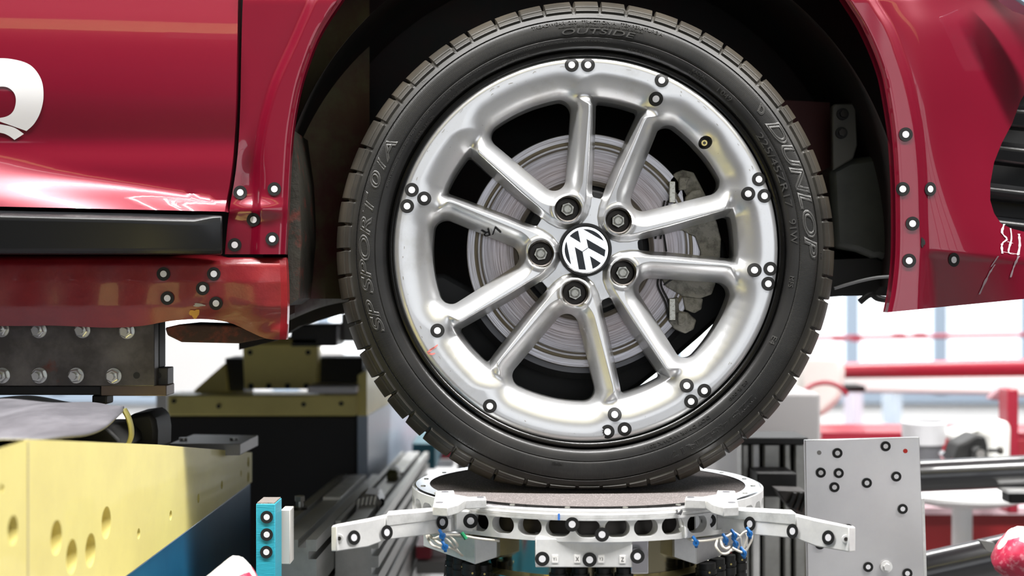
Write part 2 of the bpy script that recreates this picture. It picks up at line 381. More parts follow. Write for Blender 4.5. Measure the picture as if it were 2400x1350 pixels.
def wheel_h(X, Y):                         # depth in px behind the lip plane
    X = np.asarray(X, float); Y = np.asarray(Y, float)
    r, a, b = fold(X, Y)
    dv = np.maximum(sdf_poly(a, b, Vcore)-28, 0); dn = np.maximum(sdf_poly(a, b, Ncore)-8, 0)
    du = -sdf_poly(a, b, Upoly)
    rid = 2+26*(1-np.clip((r-100)/310, 0, 1))**1.3
    k = sst(r, 338, 385)
    t = np.maximum(sst(du, -7, 12), sst(r, 345, 365))
    h = np.maximum(rid, 42)*(1-t)+rid*t
    tv_ = 1-np.clip(dv/(39+31*k), 0, 1)
    h = h+(52-16*k)*((.36-.26*k)*tv_+(.64+.26*k)*tv_**2.3)
    kn = sst(r, 335, 372)
    h = h+38*(1-np.clip(dn/(15+50*kn), 0, 1))**(1.1+.7*kn)*sst(r, 125, 165)
    h = h+7*np.clip((r-438)/14, 0, 1)**2
    bl = np.hypot(a-105, b)
    h = h-3*np.exp(-((bl-36)/5)**2)
    h = h+6*np.exp(-(np.hypot(X-VALVE[0], Y-VALVE[1])/24)**2)
    return h
def wpt(X, Y, H): return np.stack([HUB[0]+X/2000, HUB[1]+H/2000+0*X, HUB[2]+Y/2000], -1)
rr = np.concatenate([np.linspace(58, 440, 230), np.linspace(442, 451, 6)]); nt_ = 1800
th = np.arange(nt_)*2*PI/nt_
Rg, Tg = np.meshgrid(rr, th, indexing='ij')
mb = MB()
sheet(mb, Rg*np.cos(Tg), Rg*np.sin(Tg), wheel_sdf, lambda X, Y: wpt(X, Y, wheel_h(X, Y)), lambda X, Y: wpt(X, Y, np.where(np.hypot(X, Y) < 400, wheel_h(X, Y)+70, 40)), silver, wrap=True)
mb.lathe_y([(60/2000, .020), (60/2000, .045), (64/2000, .05)], HUB, darkmet, 60)
mb.lathe_y([(.185, .050), (.2015, .060), (.2035, .10), (.2045, .17), (.214, .19), (.214, .192), (.207, .192), (.2055, .06), (.2255, .03), (.2255, .004)], HUB, silver, 200)
wheel = mb.build('alloy_wheel', car, label='silver ten spoke alloy wheel', smooth=.9, origin=tuple(HUB), recalc=False)

# centre cap with the maker's roundel
mb = MB()
mb.lathe_y([(.0, .0145), (.0278, .0145), (.0282, .0150)], HUB, chrome, 72)
mb.lathe_y([(.0272, .0142), (.0285, .0128), (.0312, .0130), (.0318, .016), (.0318, .03)], HUB, mat('cap_ring_black', (.006, .006, .006), .3, spec=.3), 72)
cap = mb.build('center_cap', wheel, label='centre cap with round chrome emblem')
def cappoly(pts): return [((x-938)/4.218, (778-y)/4.218) for x, y in pts]
def arcpts(p, q, n=8):   # arc at radius 48.5 px around the hub from p to q
    a0 = math.atan2(p[1], p[0]); a1 = math.atan2(q[1], q[0])
    if a1-a0 > PI: a1 -= 2*PI
    if a0-a1 > PI: a1 += 2*PI
    return [(48.5*math.cos(a0+(a1-a0)*i/n), 48.5*math.sin(a0+(a1-a0)*i/n)) for i in range(n+1)]
shapes = []
q = cappoly([(788, 645), (868, 588), (892, 708)]); shapes.append(arcpts(q[0], q[1])+[q[2]])
q = cappoly([(920, 575), (1120, 692)]); shapes.append(arcpts(q[0], q[1], 12))
q = cappoly([(803, 922), (750, 695)]); shapes.append(arcpts(q[0], q[1], 12))
shapes.append(cappoly([(950, 670), (1140, 780), (1131, 848), (968, 760)]))
shapes.append(cappoly([(835, 752), (912, 797), (945, 978), (875, 974)]))
q = cappoly([(1093, 910), (1010, 962), (985, 840)]); shapes.append(arcpts(q[0], q[1])+[q[2]])
shapes.append(cappoly([(966, 757), (968, 763), (913, 800), (910, 794)]))
mb = MB()
for s in shapes:
    f0 = [(HUB[0]+a/2000, .0141, HUB[2]+b/2000) for a, b in s]; f1 = [(x, .0146, z) for x, _, z in f0]
    mb.loft([f0, f1], mat('emblem_black', (.008, .01, .013), .35, spec=.3))
mb.build('emblem_inlay', wheel)

# wheel bolts in their sockets
for i in range(5):
    a = lug0+i*2*PI/5; c = HUB+np.array([105/2000*math.cos(a), 0, 105/2000*math.sin(a)])
    mb = MB()
    mb.lathe_y([(.0154, .012), (.0154, .016), (.0138, .017), (.0132, .024), (.0132, .034), (0, .034)], c, darkmet, 36)
    r0 = random.uniform(0, 1)
    hexr = lambda r, y: [(c[0]+r*math.cos(r0+k*PI/3), y, c[2]+r*math.sin(r0+k*PI/3)) for k in range(6)]
    mb.loft([hexr(.0078, .0200), hexr(.0086, .0212), hexr(.0086, .033)], boltm)
    mb.lathe_y([(.0, .0190), (.0040, .0190), (.0044, .0196), (.0046, .0201)], c, boltm, 24)
    mb.lathe_y([(.0050, .01985), (.0053, .0195), (.0056, .01985)], c, darkmet, 24)
    mb.build('wheel_bolt', wheel)
# tyre valve
c = HUB+np.array([VALVE[0]/2000, 0, VALVE[1]/2000]); mb = MB()
mb.cyl((c[0], .030, c[2]), (c[0], .034, c[2]), .009, darkmet)
mb.cyl((c[0]+.001, .034, c[2]), (c[0]-.0015, .012, c[2]-.001), .0042, darkmet)
mb.cyl((c[0]-.0015, .012, c[2]-.001), (c[0]-.003, .000, c[2]-.002), .0034, brass)
mb.cyl((c[0]-.003, -.0003, c[2]-.002), (c[0]-.003, .0004, c[2]-.002), .0018, darkmet)
mb.build('tyre_valve', wheel, label='brass tipped tyre valve')

# ------------------------------------------------------------------ tyre
prof = [(451, 44), (450.5, 20), (452, 8), (455, 3), (460, 1), (464, 3), (466, 8), (469, 5), (473, -1), (478, -5), (486, -8), (495, -9.5), (497, -8), (499, -10), (507, -11), (515, -11), (527, -9.5), (538, -6), (540, -3), (542, -5), (549, -1), (554, 2),
        (556, 3), (560, 7), (565, 12), (570, 19), (575, 27), (580, 37), (585, 49), (589, 62), (592, 76), (595, 95), (597, 115), (598, 160), (599, 230), (598, 300), (595, 350), (586, 392), (565, 425), (530, 445), (480, 440), (440, 420), (428, 390)]
prof_r = np.array([p[0] for p in prof], float); prof_y = np.array([p[1] for p in prof], float)
seg = np.cumsum(np.r_[0, np.hypot(np.diff(prof_r), np.diff(prof_y))])
NB = 58
TX = 3.0
jit = rng.uniform(-.16, .16, NB+1); jit[-1] = jit[0]
def tyre_pt(r, y, th_):
    """r,y px; relief of shoulder blocks, flattened foot"""
    k = th_/(2*PI)*NB; e = np.interp(k % NB, np.arange(NB+1)+jit, np.arange(NB+1)) ; ph = (e % 1)
    dedge = np.minimum(ph, 1-ph)*(2*PI*r/NB)
    inb = sst(r, 553.5, 556.5)*(y < 500)
    slant = 0
    blk = sst(dedge, 2.2, 4.2)
    corner = sst(np.hypot(np.maximum(0, 10-dedge), np.maximum(0, 566-r)), 14, 10) if False else 1
    raised = inb*blk*5.0
    deep = inb*(1-blk)*sst(y, 20, 46)*13
    sipe = inb*blk*np.exp(-((r-567)/1.3)**2)*3.2
    rr_ = r+raised*.7-deep-sipe*.6; yy = y-raised*.8+sipe*.8
    X = rr_*np.cos(th_)+TX; Z = rr_*np.sin(th_)
    lim = -546.; Z = np.where(Z < lim, lim-(lim-Z)*.0-((1-np.exp((Z-lim)/26))*26), Z)
    yy = yy-np.where(rr_*np.sin(th_) < -500, (np.minimum(-500-rr_*np.sin(th_), 60)/60)**2*8*np.exp(-((r-530)/35)**2), 0)
    return np.stack([HUB[0]+X/2000, yy/2000, HUB[2]+Z/2000], -1)
ss_ = []
for i in range(len(prof)-1):
    L = seg[i+1]-seg[i]; n = max(1, int(L/(1.3 if 550 < prof_r[i] < 575 else 4 if prof_r[i] < 592 else 10)))
    ss_ += list(np.linspace(seg[i], seg[i+1], n, endpoint=False))
ss_.append(seg[-1]); ss_ = np.array(ss_)
pr = np.interp(ss_, seg, prof_r); py_ = np.interp(ss_, seg, prof_y)
nth = NB*26; tt = np.arange(nth)*2*PI/nth
Rr, Tt = np.meshgrid(pr, tt, indexing='ij'); Yy, _ = np.meshgrid(py_, tt, indexing='ij')
V = tyre_pt(Rr, Yy, Tt).reshape(-1, 3); m_ = len(pr)
ii, jj = np.meshgrid(np.arange(m_-1), np.arange(nth), indexing='ij'); j2 = (jj+1) % nth
Fc = np.stack([ii*nth+jj, ii*nth+j2, (ii+1)*nth+j2, (ii+1)*nth+jj], -1).reshape(-1, 4)
tb = MB(); tb.add(V, Fc.tolist(), tyre_m)

def text_mesh(txt, size=1, extrude=.04, outline=0, font_shear=0):
    cu = bpy.data.curves.new('t', 'FONT'); cu.body = txt; cu.size = size; cu.align_x = 'CENTER'; cu.align_y = 'CENTER'
    cu.shear = font_shear; cu.resolution_u = 4
    if outline: cu.fill_mode = 'NONE'; cu.bevel_depth = outline; cu.bevel_resolution = 1
    else: cu.extrude = extrude
    ob = bpy.data.objects.new('t', cu); COL.objects.link(ob); dg = bpy.context.evaluated_depsgraph_get(); dg.update()
    me = ob.evaluated_get(dg).to_mesh()
    v = np.zeros(len(me.vertices)*3); me.vertices.foreach_get('co', v); v = v.reshape(-1, 3)
    f = [tuple(p.vertices) for p in me.polygons]
    ob.evaluated_get(dg).to_mesh_clear(); bpy.data.objects.remove(ob); bpy.data.curves.remove(cu)
    if not outline: v[:, 1] -= (v[:, 1].max()+v[:, 1].min())/2
    return v, f
def side_y(r): return np.interp(r, prof_r[:34], prof_y[:34])
def tyre_text(txt, deg, r0, h, width=None, relief=1.0, outline=0, shear=0, spacing=1.0, m=None):
    m = m or mat('edge_lit_letters', (.042, .041, .039), .45); relief *= 1.5  # paler than the tyre: light on the raised edges put into the colour
    """letters round the sidewall, tops outward, centred on angle deg (px units)"""
    v, f = text_mesh(txt, 1, .5, outline/h if outline else 0, shear)
    v = v.copy(); cap = .70; x = v[:, 0]*h/cap; y = v[:, 1]*h/cap; z = v[:, 2]
    if width: x = x*width/max(1e-6, np.ptp(x))
    th_ = math.radians(deg)-x/r0; r = r0+y
    zz = z/.5*relief if not outline else z*h/cap
    yy = side_y(r)-zz
    X = r*np.cos(th_)+TX; Z = r*np.sin(th_)
    lim = -546.; Z = np.where(Z < lim, lim-((1-np.exp((Z-lim)/26))*26), Z)
    tb.add(np.stack([HUB[0]+X/2000, yy/2000, HUB[2]+Z/2000], -1), f, m)
tyre_text('DUNLOP', 17.2, 521, 28, 345, outline=1.3, shear=.25)
tyre_text('D', 38.2, 520, 18, outline=.9, shear=-.5)
tyre_text('225/45ZR17', 23.0, 483, 15, 188, 1.2)
tyre_text('91W', 5.0, 484, 15, 58, 1.2)
tyre_text('TREADWEAR  280   TRACTION A   TEMPERATURE A', 87.4, 532, 7.5, 312, 1.0)
tyre_text('AUSSENSEITE  COTE EXTERIEUR  LATO ESTERNO  LADO EXTERIOR', 86.5, 522, 3.8, 200, .7)
tyre_text('OUTSIDE', 87.5, 510, 13, 172, 1.1, shear=.2)
tyre_text('FREQUENTLY CHECK INFLATION PRESSURE AND INSPECT FOR DAMAGE.', 98, 487, 4.2, 250, .7)
tyre_text('SAFETY WARNING: SERIOUS INJURY MAY RESULT FROM TYRE FAILURE DUE TO UNDERINFLATION / OVERLOADING', 138, 490, 4.0, 420, .7)
tyre_text('2 STEEL + 1 NYLON', 111, 477, 5.5, 74, .8)
tyre_text('TREAD AREA: 2 RAYON', 128, 477, 5.5, 80, .8)
tyre_text('SIDEWALL: 2 RAYON', 143.5, 477, 5.5, 76, .8)
tyre_text('MADE IN GERMANY', 73.8, 478, 6.5, 80, .8)
tyre_text('RADIAL', 57.4, 486, 7, 37, .8); tyre_text('TUBELESS', 57.4, 477, 7, 52, .8)
tyre_text('I 049', 48.5, 484, 11, 40, .9)
tyre_text('SP SPORT 01A', 176.5, 520, 24, 470, outline=.9, shear=.25)
tyre_text('MFS', -9.0, 483, 10, 26, .9)
tyre_text('E4', -26.0, 484, 12, 20, .9); tyre_text('TWI', 86.8, 549, 4, 14, .7); tyre_text('TWI', -1.5, 549, 4, 14, .7); tyre_text('TWI', 134, 549, 4, 14, .7)
tyre_text('225/45ZR17', -55, 520, 14, 250, outline=.5, m=tyre_m)
tyre_text('02 R 008', -43, 484, 6, 60, .9, m=tyre_m); tyre_text('DOT DM9R WUWK 2011', -64, 484, 7, 170, .9, m=tyre_m); tyre_text('MSFSS', -98, 505, 5, 24, .8, m=tyre_m)
tyre = tb.build('tyre', wheel, label='black rubber tyre with raised lettering', smooth=.7, origin=tuple(HUB))

# ------------------------------------------------------------------ coded round target stickers
def sticker_local(fn, parent, R=17, r=8, n=28, torn=False):
    mb = MB(); rings = [0, r*.5, r, r+.01, (r+R)/2, R]; vs = []
    for k, q in enumerate(rings):
        for i in range(n):
            a = 2*PI*i/n; qq = q
            if torn and k >= 4 and 2.6 < a < 4.2: qq = q*(.80 if i % 2 else .62)
            vs.append(fn(qq*math.cos(a), qq*math.sin(a)))
    mb.add(vs, [(k*n+i, k*n+(i+1) % n, (k+1)*n+(i+1) % n, (k+1)*n+i) for k in range(0, 2) for i in range(n)], stw)
    mb.add(vs, [(k*n+i, k*n+(i+1) % n, (k+1)*n+(i+1) % n, (k+1)*n+i) for k in range(3, 5) for i in range(n)], stb)
    return mb.build('target_sticker', parent, recalc=False)
WST = [(1340,152),(1378,152),(1551,188),(1538,231),(1779,420),(1754,454),(1792,459),(1769,633),(1806,630),(1801,665),(1610,904),(1651,916),(1620,941),(1441,972),(1464,1006),(1148,952),(1025,775),(965,445),(994,465),(954,483)]
for x, y in WST+[(1424, 1012)]:
    u, v_ = x-HX, HY-y; t = (x == 1424)
    o = sticker_local(lambda a, b: wpt(np.float64(u+a), np.float64(v_+b), float(wheel_h(np.array([u+a]), np.array([v_+b]))[0])-1.3-.3), wheel, 16.5, 7.8, torn=t)
    if t: o['label'] = 'torn round target sticker'
def map_sticker(x, y, yf, parent, R=16.5, sx=1, sy=1, off=.0010):
    return sticker_local(lambda a, b: P(x+a*sx, y-b*sy, float(yf(x+a*sx, y-b*sy))-off), parent, R, R*.48)
# hand written VR on the spoke
v, f = text_mesh('VR', 1, .02)
v = v.copy(); a = math.radians(193); x = v[:, 0]*40; y = v[:, 1]*24
u = 1150-HX+x*math.cos(a)-y*math.sin(a); vv = HY-541+x*math.sin(a)+y*math.cos(a)
mb = MB(); mb.add(wpt(u, vv, wheel_h(u, vv)-3.0), f, inkb); mb.build('marker_writing', wheel, label='handwritten black letters VR', recalc=False)

def rim_stroke(pts, wd, m, label):      # thin mark lying on the wheel face
    q = smooth_path([(x-HX, HY-y, 0) for x, y in pts], 4); vs = []
    for i, p in enumerate(q):
        d = q[min(i+1, len(q)-1)]-q[max(i-1, 0)]; nrm = np.array([-d[1], d[0]])/max(1e-6, math.hypot(d[0], d[1])); k = wd*(.35+.65*math.sin(PI*(i+.5)/len(q)))
        for sg in (-1, 1):
            u_, v_ = p[0]+nrm[0]*k*sg, p[1]+nrm[1]*k*sg; vs.append(wpt(np.float64(u_), np.float64(v_), float(wheel_h(np.array([u_]), np.array([v_]))[0])-.8))
    t = MB(); t.add(vs, [(2*i, 2*i+1, 2*i+3, 2*i+2) for i in range(len(q)-1)], m); return t.build('scuff_mark', wheel, label=label, recalc=False)
pk = mat('pink_scuff', (.60, .18, .16), .6); gk = mat('grey_scuff', (.20, .19, .17), .7)
for pts in ([(1000, 826), (1008, 822), (1020, 812)], [(1002, 828), (1012, 830), (1020, 828)], [(1006, 820), (1016, 816), (1026, 808)]): rim_stroke(pts, 2.2, pk, 'faint red scuff')
for k in range(34):
    a = random.choice([random.uniform(95, 165), random.uniform(20, 88), random.uniform(165, 330)]); a = math.radians(a); r_ = random.uniform(424, 437); l_ = random.uniform(.006, .03)
    rim_stroke([(HX+r_*math.cos(a+t), HY-(r_+random.uniform(-2, 2))*math.sin(a+t)) for t in (0, l_/2, l_)], random.uniform(.5, 1.1), gk, 'grey kerb scuff')

# ------------------------------------------------------------------ brake
def HC(y): # hub centre pushed back
    return np.array([HUB[0], y, HUB[2]])
mb = MB()
mb.lathe_y([(.079, .052), (.079, .050), (.1225, .050), (.1228, .0512), (.1255, .0512), (.1258, .050), (.128, .050), (.1283, .0508), (.1318, .0508), (.132, .050), (.1410, .050), (.1418, .052), (.1418, .056), (.138, .057), (.138, .066), (.1418, .067), (.1418, .074), (.079, .074)], HC(0), rotor_m, 220)
mb.lathe_y([(.0, .040), (.071, .040), (.0735, .043), (.0735, .062), (.080, .062)], HC(0), void, 96)
mb.build('brake_disc', car, origin=tuple(HC(.0)), label='worn steel brake disc')
mb = MB(); cy = .040
def cpr(pts, y, dep, m=cast): mb.prism(pts, y, dep, m)
cpr([(1562,478),(1570,420),(1584,404),(1600,398),(1626,404),(1640,430),(1650,450),(1660,468),(1640,480),(1628,470),(1600,478),(1596,450),(1580,478)], .050, .05)
cpr([(1592,416),(1620,414),(1612,426),(1608,444),(1591,446)], .043, .012)
cpr([(1606,462),(1622,446),(1642,442),(1652,468),(1668,482),(1604,492)], .044, .05)
cpr([(1640,470),(1662,480),(1680,520),(1690,560),(1686,640),(1668,690),(1640,700),(1600,694),(1562,672),(1548,650),(1600,630),(1636,625),(1642,590),(1630,555),(1600,540),(1560,540),(1590,505),(1630,490)], .046, .06)
cpr([(1600,694),(1648,700),(1644,725),(1628,734),(1606,726)], .046, .05)
cpr([(1566,700),(1590,696),(1592,728),(1612,732),(1632,750),(1626,772),(1606,782),(1580,770),(1566,752)], .048, .05)
cpr([(1588,732),(1611,733),(1614,750),(1600,762),(1590,762)], .042, .01)
cal = mb.build('brake_caliper', car, bevel=.0015, label='grey cast brake caliper')
for yy0, yy1 in ((425, 474), (700, 750)): MB().prism([(1569,yy0),(1583,yy0),(1583,yy1),(1569,yy1)], .038, .006, boltm).build('pad_clip', cal, bevel=.0006)
mb = MB()
for pts in ([(1558,470),(1545,520),(1536,560)], [(1566,470),(1555,520),(1548,560)], [(1546,640),(1542,670),(1560,710),(1566,745)], [(1552,640),(1550,670),(1566,705),(1570,740)], [(1556,668),(1575,655),(1600,648)], [(1555,545),(1562,590)]):
    mb.tube([P(a, b, .045) for a, b in pts], .0012, void, 6)
mb.build('brake_wire', cal)
mb = MB()                                   # suspension knuckle, dust shield
mb.lathe_y([(.060, .085), (.150, .085), (.158, .095), (.158, .10), (.06, .10)], HC(0), mat('dust_shield', (.12, .12, .125), .35, .8), 80, math.radians(205), math.radians(320))
mb.build('dust_shield', car)
mb = MB().prism([(1130,640),(1180,600),(1700,560),(1720,660),(1700,735),(1640,790),(1570,850),(1500,905),(1440,945),(1200,960),(1100,900),(1060,800)], .125, .09, void)
mb.prism([(980,650),(1040,640),(1130,690),(1140,760),(1000,745)], .17, .03, mat('grey_casting', (.10, .10, .10), .5))
mb.build('suspension_knuckle', car, bevel=.006)

# ------------------------------------------------------------------ body panels
yD_ = curve_fn([(-700, .16), (-300, .045), (-60, .012), (0, .004), (100, -.006), (220, -.008), (330, .000), (380, .003), (420, -.002), (450, -.012), (470, -.020), (484, -.025), (500, -.022)])
def yD(px, py):
    a0 = 362+.20*max(px, -250)
    return min(float(yD_(min(py, 330)-(px-250)*.03))+.006, .5)-.034*float(sst(py, a0, 512))-.004*float(sst(py, 330, 400))
door_rows = [(-700, -700, 575), (-300, -700, 572), (-60, -700, 560), (100, -700, 556), (250, -700, 553), (350, -700, 548), (420, -700, 540), (470, -700, 531), (496, -700, 527)]
door = panel(MB(), door_rows, yD, red, 60, 90, .02, shear=lambda px, py: -min(max(527-px, 0), 527)/527*12*sst(py, 300, 490)).build('door', car, label='red front door', recalc=True)
# white letter-like decal cut by the photo edge
mb = MB()
ring = []; n = 60
def dec(x, y): return P(x, y, float(yD(x, y))-.0008)
Vv = []; Ff = []
out = smooth_path([(-60,150,0),(-20,138,0),(25,138,0),(70,152,0),(96,185,0),(102,225,0),(95,262,0),(80,290,0),(62,307,0)], 6)
inn = smooth_path([(-60,228,0),(-30,210,0),(0,203,0),(20,206,0),(34,220,0),(37,240,0),(30,262,0),(12,274,0),(-20,278,0)], 6)
inn = [i for i in inn]
for a_, b_ in zip(out, inn):
    for k in range(5):
        t = k/4; Vv.append(dec(a_[0]*(1-t)+b_[0]*t, a_[1]*(1-t)+b_[1]*t))
for i in range(len(out)-1):
    for k in range(4): Ff.append((i*5+k, i*5+k+1, (i+1)*5+k+1, (i+1)*5+k))
mb.add(Vv, Ff, mat('white_decal', (.62, .62, .63), .45))
o1 = smooth_path([(-60,296,0),(-20,290,0),(10,293,0),(35,300,0),(56,314,0)], 6); o2 = smooth_path([(-60,318,0),(-20,310,0),(5,312,0),(20,318,0),(34,328,0)], 6)
o0 = smooth_path([(-20,278,0),(0,276,0),(30,282,0),(50,294,0),(62,307,0)], 6)
Vv = []
for a_, b_ in zip(o1, o2): Vv += [dec(a_[0], a_[1]), dec(b_[0], b_[1])]
mb.add(Vv, [(2*i, 2*i+1, 2*i+3, 2*i+2) for i in range(len(o1)-1)], mat('white_decal', ()))
mb.build('lettering_decal', door, label='white rounded letter decal', recalc=False)

archL = curve_fn([(-330, 1420), (-260, 1150), (-200, 1020), (-120, 905), (-60, 846), (0, 802), (50, 768), (100, 741), (200, 706), (300, 687), (400, 679), (500, 674), (560, 671), (620, 668)])
seam = curve_fn([(-700, 592), (-60, 572), (0, 569), (100, 566), (250, 563), (350, 558), (420, 550), (470, 541), (520, 534), (596, 527)])
crease = curve_fn([(-330, 1340), (-200, 950), (-60, 770), (0, 735), (100, 690), (200, 645), (300, 618), (400, 606), (500, 604), (600, 600)])
def yFe(px, py):
    e = px-crease(py)
    y = .004-.012*sst(e, -14, 8)+.006*sst(archL(py)-px, 14, 0)
    y += .006*math.exp(-((px-585)/22)**2-((py-420)/60)**2)-.007*math.exp(-((px-600)/60)**2-((py-490)/18)**2)
    return y+float(np.interp(py, [-700, -300, 0], [.16, .04, 0]))+.008*sst(py, 420, 380)*0
mb = MB()
panel(mb, [(r, float(seam(r)), float(archL(r))) for r in (-330, -260, -200, -150, -100, -60, -20, 20, 60, 100, 150, 200, 250, 300, 350, 400, 440, 480, 520, 560, 596)], yFe, red, 60, 110, .014)
archR = curve_fn([(-330, 1420), (-290, 1600), (-220, 1760), (-120, 1890), (-60, 1942), (0, 1981), (50, 2013), (100, 2038), (150, 2058), (200, 2072), (300, 2088), (400, 2096), (500, 2099), (600, 2098), (680, 2090), (732, 2080)])
fender = mb.build('front_fender', car, label='red front fender behind the wheel', recalc=True)
grL = curve_fn([(195, 2520), (215, 2440), (240, 2400), (280, 2378), (330, 2352), (380, 2332), (430, 2321), (470, 2321), (505, 2334), (530, 2352), (548, 2400), (560, 2450), (575, 2520)])
crR = curve_fn([(-330, 1480), (-100, 1990), (0, 2045), (60, 2082), (120, 2106), (200, 2130), (300, 2150), (400, 2160), (500, 2163), (600, 2166), (740, 2160)])
def yB(px, py):
    e = px-crR(py); t = max(e, 0)
    y = -.004-.003*sst(-e, 0, 10)+.006*sst(px-archR(py), 12, 0)+.004*sst(e, 0, 12)+.10*(t/260)**2*float(sst(py, 900, 300))*.9
    fl = 596+.08*(px-2165)
    y += (.00020*max(0, py-fl)+.003*float(sst(py, fl-14, fl+8)))*float(sst(px, 2150, 2200))
    y += .012*float(sst(py, 560, 250))*float(sst(px, 2130, 2300))
    return y+float(np.interp(py, [-700, -300, 0], [.16, .04, 0]))
def bump_sdf(X, Y):                      # grille opening cut out of the bumper
    poly = [(2392,236),(2372,290),(2348,335),(2330,380),(2321,430),(2321,470),(2330,500),(2346,524),(2372,536),(2420,548),(2640,590),(2640,150),(2420,190)]
    return sdf_poly(X, Y, poly)
nv, nu = 240, 150
pyv = np.linspace(-330, 732, nv); U = np.linspace(0, 1, nu)
X2 = np.array([[archR(p)*(1-u)+2640*u for u in U] for p in pyv]); Y2 = np.repeat(pyv[:, None], nu, 1)
Y2 = Y2-(X2-2080)*.098*sst(Y2, 560, 732)
yBv = np.vectorize(yB)
def bmap(dy): return lambda X, Y: np.stack([(X-1200)*(yBv(X, Y)+D0)/F, yBv(X, Y)+dy, ZC+(675-Y)*(yBv(X, Y)+D0)/F], -1)
mb = MB(); sheet(mb, X2, Y2, bump_sdf, bmap(0), bmap(.02), red)
ed = [bmap(0)(X2, Y2), bmap(.012)(X2, Y2)]
for sl in (np.s_[:, 0], np.s_[-1, :]):
    a_, b_ = ed[0][sl], ed[1][sl]; n = len(a_)
    mb.add(list(a_)+list(b_), [(i, i+1, n+i+1, n+i) for i in range(n-1)], red)
bumper = mb.build('front_bumper', car, label='scratched red front bumper corner', smooth=.9)
# upper wing joining both sides above the arch, and bonnet top, out of the frame but casting the wheel house shade
mb = MB(); pts = []
for px in np.linspace(560, 2640, 40):
    pts.append((px, -330))
rows3 = []
for py, y in ((-328, None), (-450, .075), (-560, .16), (-600, .34)):
    rows3.append([P(px, py, .045 if y is None else y) for px, _ in pts])
for a_, b_ in zip(rows3[:-1], rows3[1:]):
    n = len(a_); mb.add(list(a_)+list(b_), [(i, i+1, n+i+1, n+i) for i in range(n-1)], red)
mb.build('bonnet', car)
# grille and slats
mb = MB().prism([(2290,180),(2700,130),(2700,640),(2290,570)], .165, .02, void)
gr = mb.build('lower_grille', car)
for k, (y0, y1) in enumerate(((236, 300), (325, 385), (425, 470), (500, 560))):
    mb = MB(); x0, x1 = 2310, 2620; sl = .12 if k else .1
    mb.loft([[P(x0, y0, .12), P(x0, y0+14, .098), P(x0, y1-8, .102), P(x0, y1, .13)], [P(x1, y0+(x1-x0)*sl, .15), P(x1, y0+14+(x1-x0)*sl, .13), P(x1, y1-8+(x1-x0)*sl, .136), P(x1, y1+(x1-x0)*sl, .16)]], black)
    mb.build('grille_slat', gr, bevel=.004)
# headlamp corner at the top right
mb = MB().prism([(2345,-40),(2368,-10),(2400,12),(2480,40),(2600,60),(2600,-60)], .028, .04, mat('headlamp_lens', (.25, .33, .42), .1, coat=1))
mb.build('headlamp', car, bevel=.003)
# sill and its black trim
mb = MB(); rings = []
for x, ty in ((-700, 474), (0, 486), (300, 493), (455, 499), (500, 501), (521, 503)):
    k = sst(x, 430, 525); t = ty
    c = [(t, -.012), (t+2, -.020), (t+19-16*k, -.040+.012*k), (t+26, -.042+.012*k), (586, -.036+.012*k), (596, -.030+.012*k), (597, -.005)]
    rings.append([P(x-(0 if i else 0), yy, dd) for i, (yy, dd) in enumerate(c)])
mb.loft(rings, black); mb.build('sill_trim', car, bevel=.002, label='black plastic sill trim')
sill_bot = curve_fn([(-700, 760), (0, 764), (120, 763), (250, 768), (330, 764), (400, 752), (480, 748), (540, 757), (580, 775), (625, 794), (668, 796)])
def ySi(px, py):
    y = float(np.interp(py, [598, 606, 620, 660, 720, 760, 800], [.012, .000, -.006, -.008, -.004, .010, .024]))
    y += .010*math.exp(-((px-500)/60)**2-((py-748)/26)**2)-.016*math.exp(-((px-650)/45)**2-((py-790)/35)**2)
    y += .0016*math.sin(px*.05)*math.exp(-((py-700)/60)**2)
    y += .008*math.exp(-((px-671)/5)**2)
    return y
vs = []; nu_, nv_ = 90, 40
for j in range(-1, nv_+1):
    for i in range(-1, nu_+1):
        px = -700+(1370)*min(max(i, 0), nu_-1)/(nu_-1)
        px = px if px < 600 else px
        top = 597.5+(6 if px > 520 else 0); t = min(max(j, 0), nv_-1)/(nv_-1)
        rgt = (4*math.sin(t*3) if px > 640 else 0)
        yb = float(sill_bot(px)); py = top+(yb-top)*t
        p = P(px+rgt, py, ySi(px, py)); 
        if i < 0 or j < 0 or i >= nu_ or j >= nv_: p = p+np.array([0, .016, 0])
        vs.append(p)
Wd = nu_+2
mb = MB(); mb.add(vs, [(a*Wd+b, a*Wd+b+1, (a+1)*Wd+b+1, (a+1)*Wd+b) for a in range(nv_+1) for b in range(nu_+1)], redm)
sill = mb.build('sill', car, label='red painted sill with a dented lower edge')
mb = MB().prism([(440,738),(462,742),(456,730)], -.012, .004, mat('primer_chip', (.35, .33, .3), .7))
pt = mat('worn_paint_edge', (.55, .28, .04), .6)
def patch(cx, cy, rx, ry, m, nm, lab, par, yf):
    mb = MB(); n = 16; vs = []
    for q in (0, .5, 1):
        for i in range(n):
            a = 2*PI*i/n; k = q*(1+.22*math.sin(3*a+cx)+.12*math.sin(5*a))
            x, y = cx+rx*k*math.cos(a), cy+ry*k*math.sin(a); vs.append(P(x, y, float(yf(x, y))-.0009))
    mb.add(vs, [(k*n+i, k*n+(i+1) % n, (k+1)*n+(i+1) % n, (k+1)*n+i) for k in range(2) for i in range(n)], m)
    return mb.build(nm, par, label=lab, recalc=False)
patch(456, 735, 12, 10, pt, 'paint_chip', 'ochre paint chip', sill, ySi)
patch(466, 715, 13, 4, mat('primer_chip', ()), 'paint_chip', 'grey paint chip', sill, ySi)
patch(2163, 568, 5, 11, void, 'paint_chip', 'dark paint chip', bumper, yB)
scr = mat('scratch_white', (.62, .58, .60), .6)
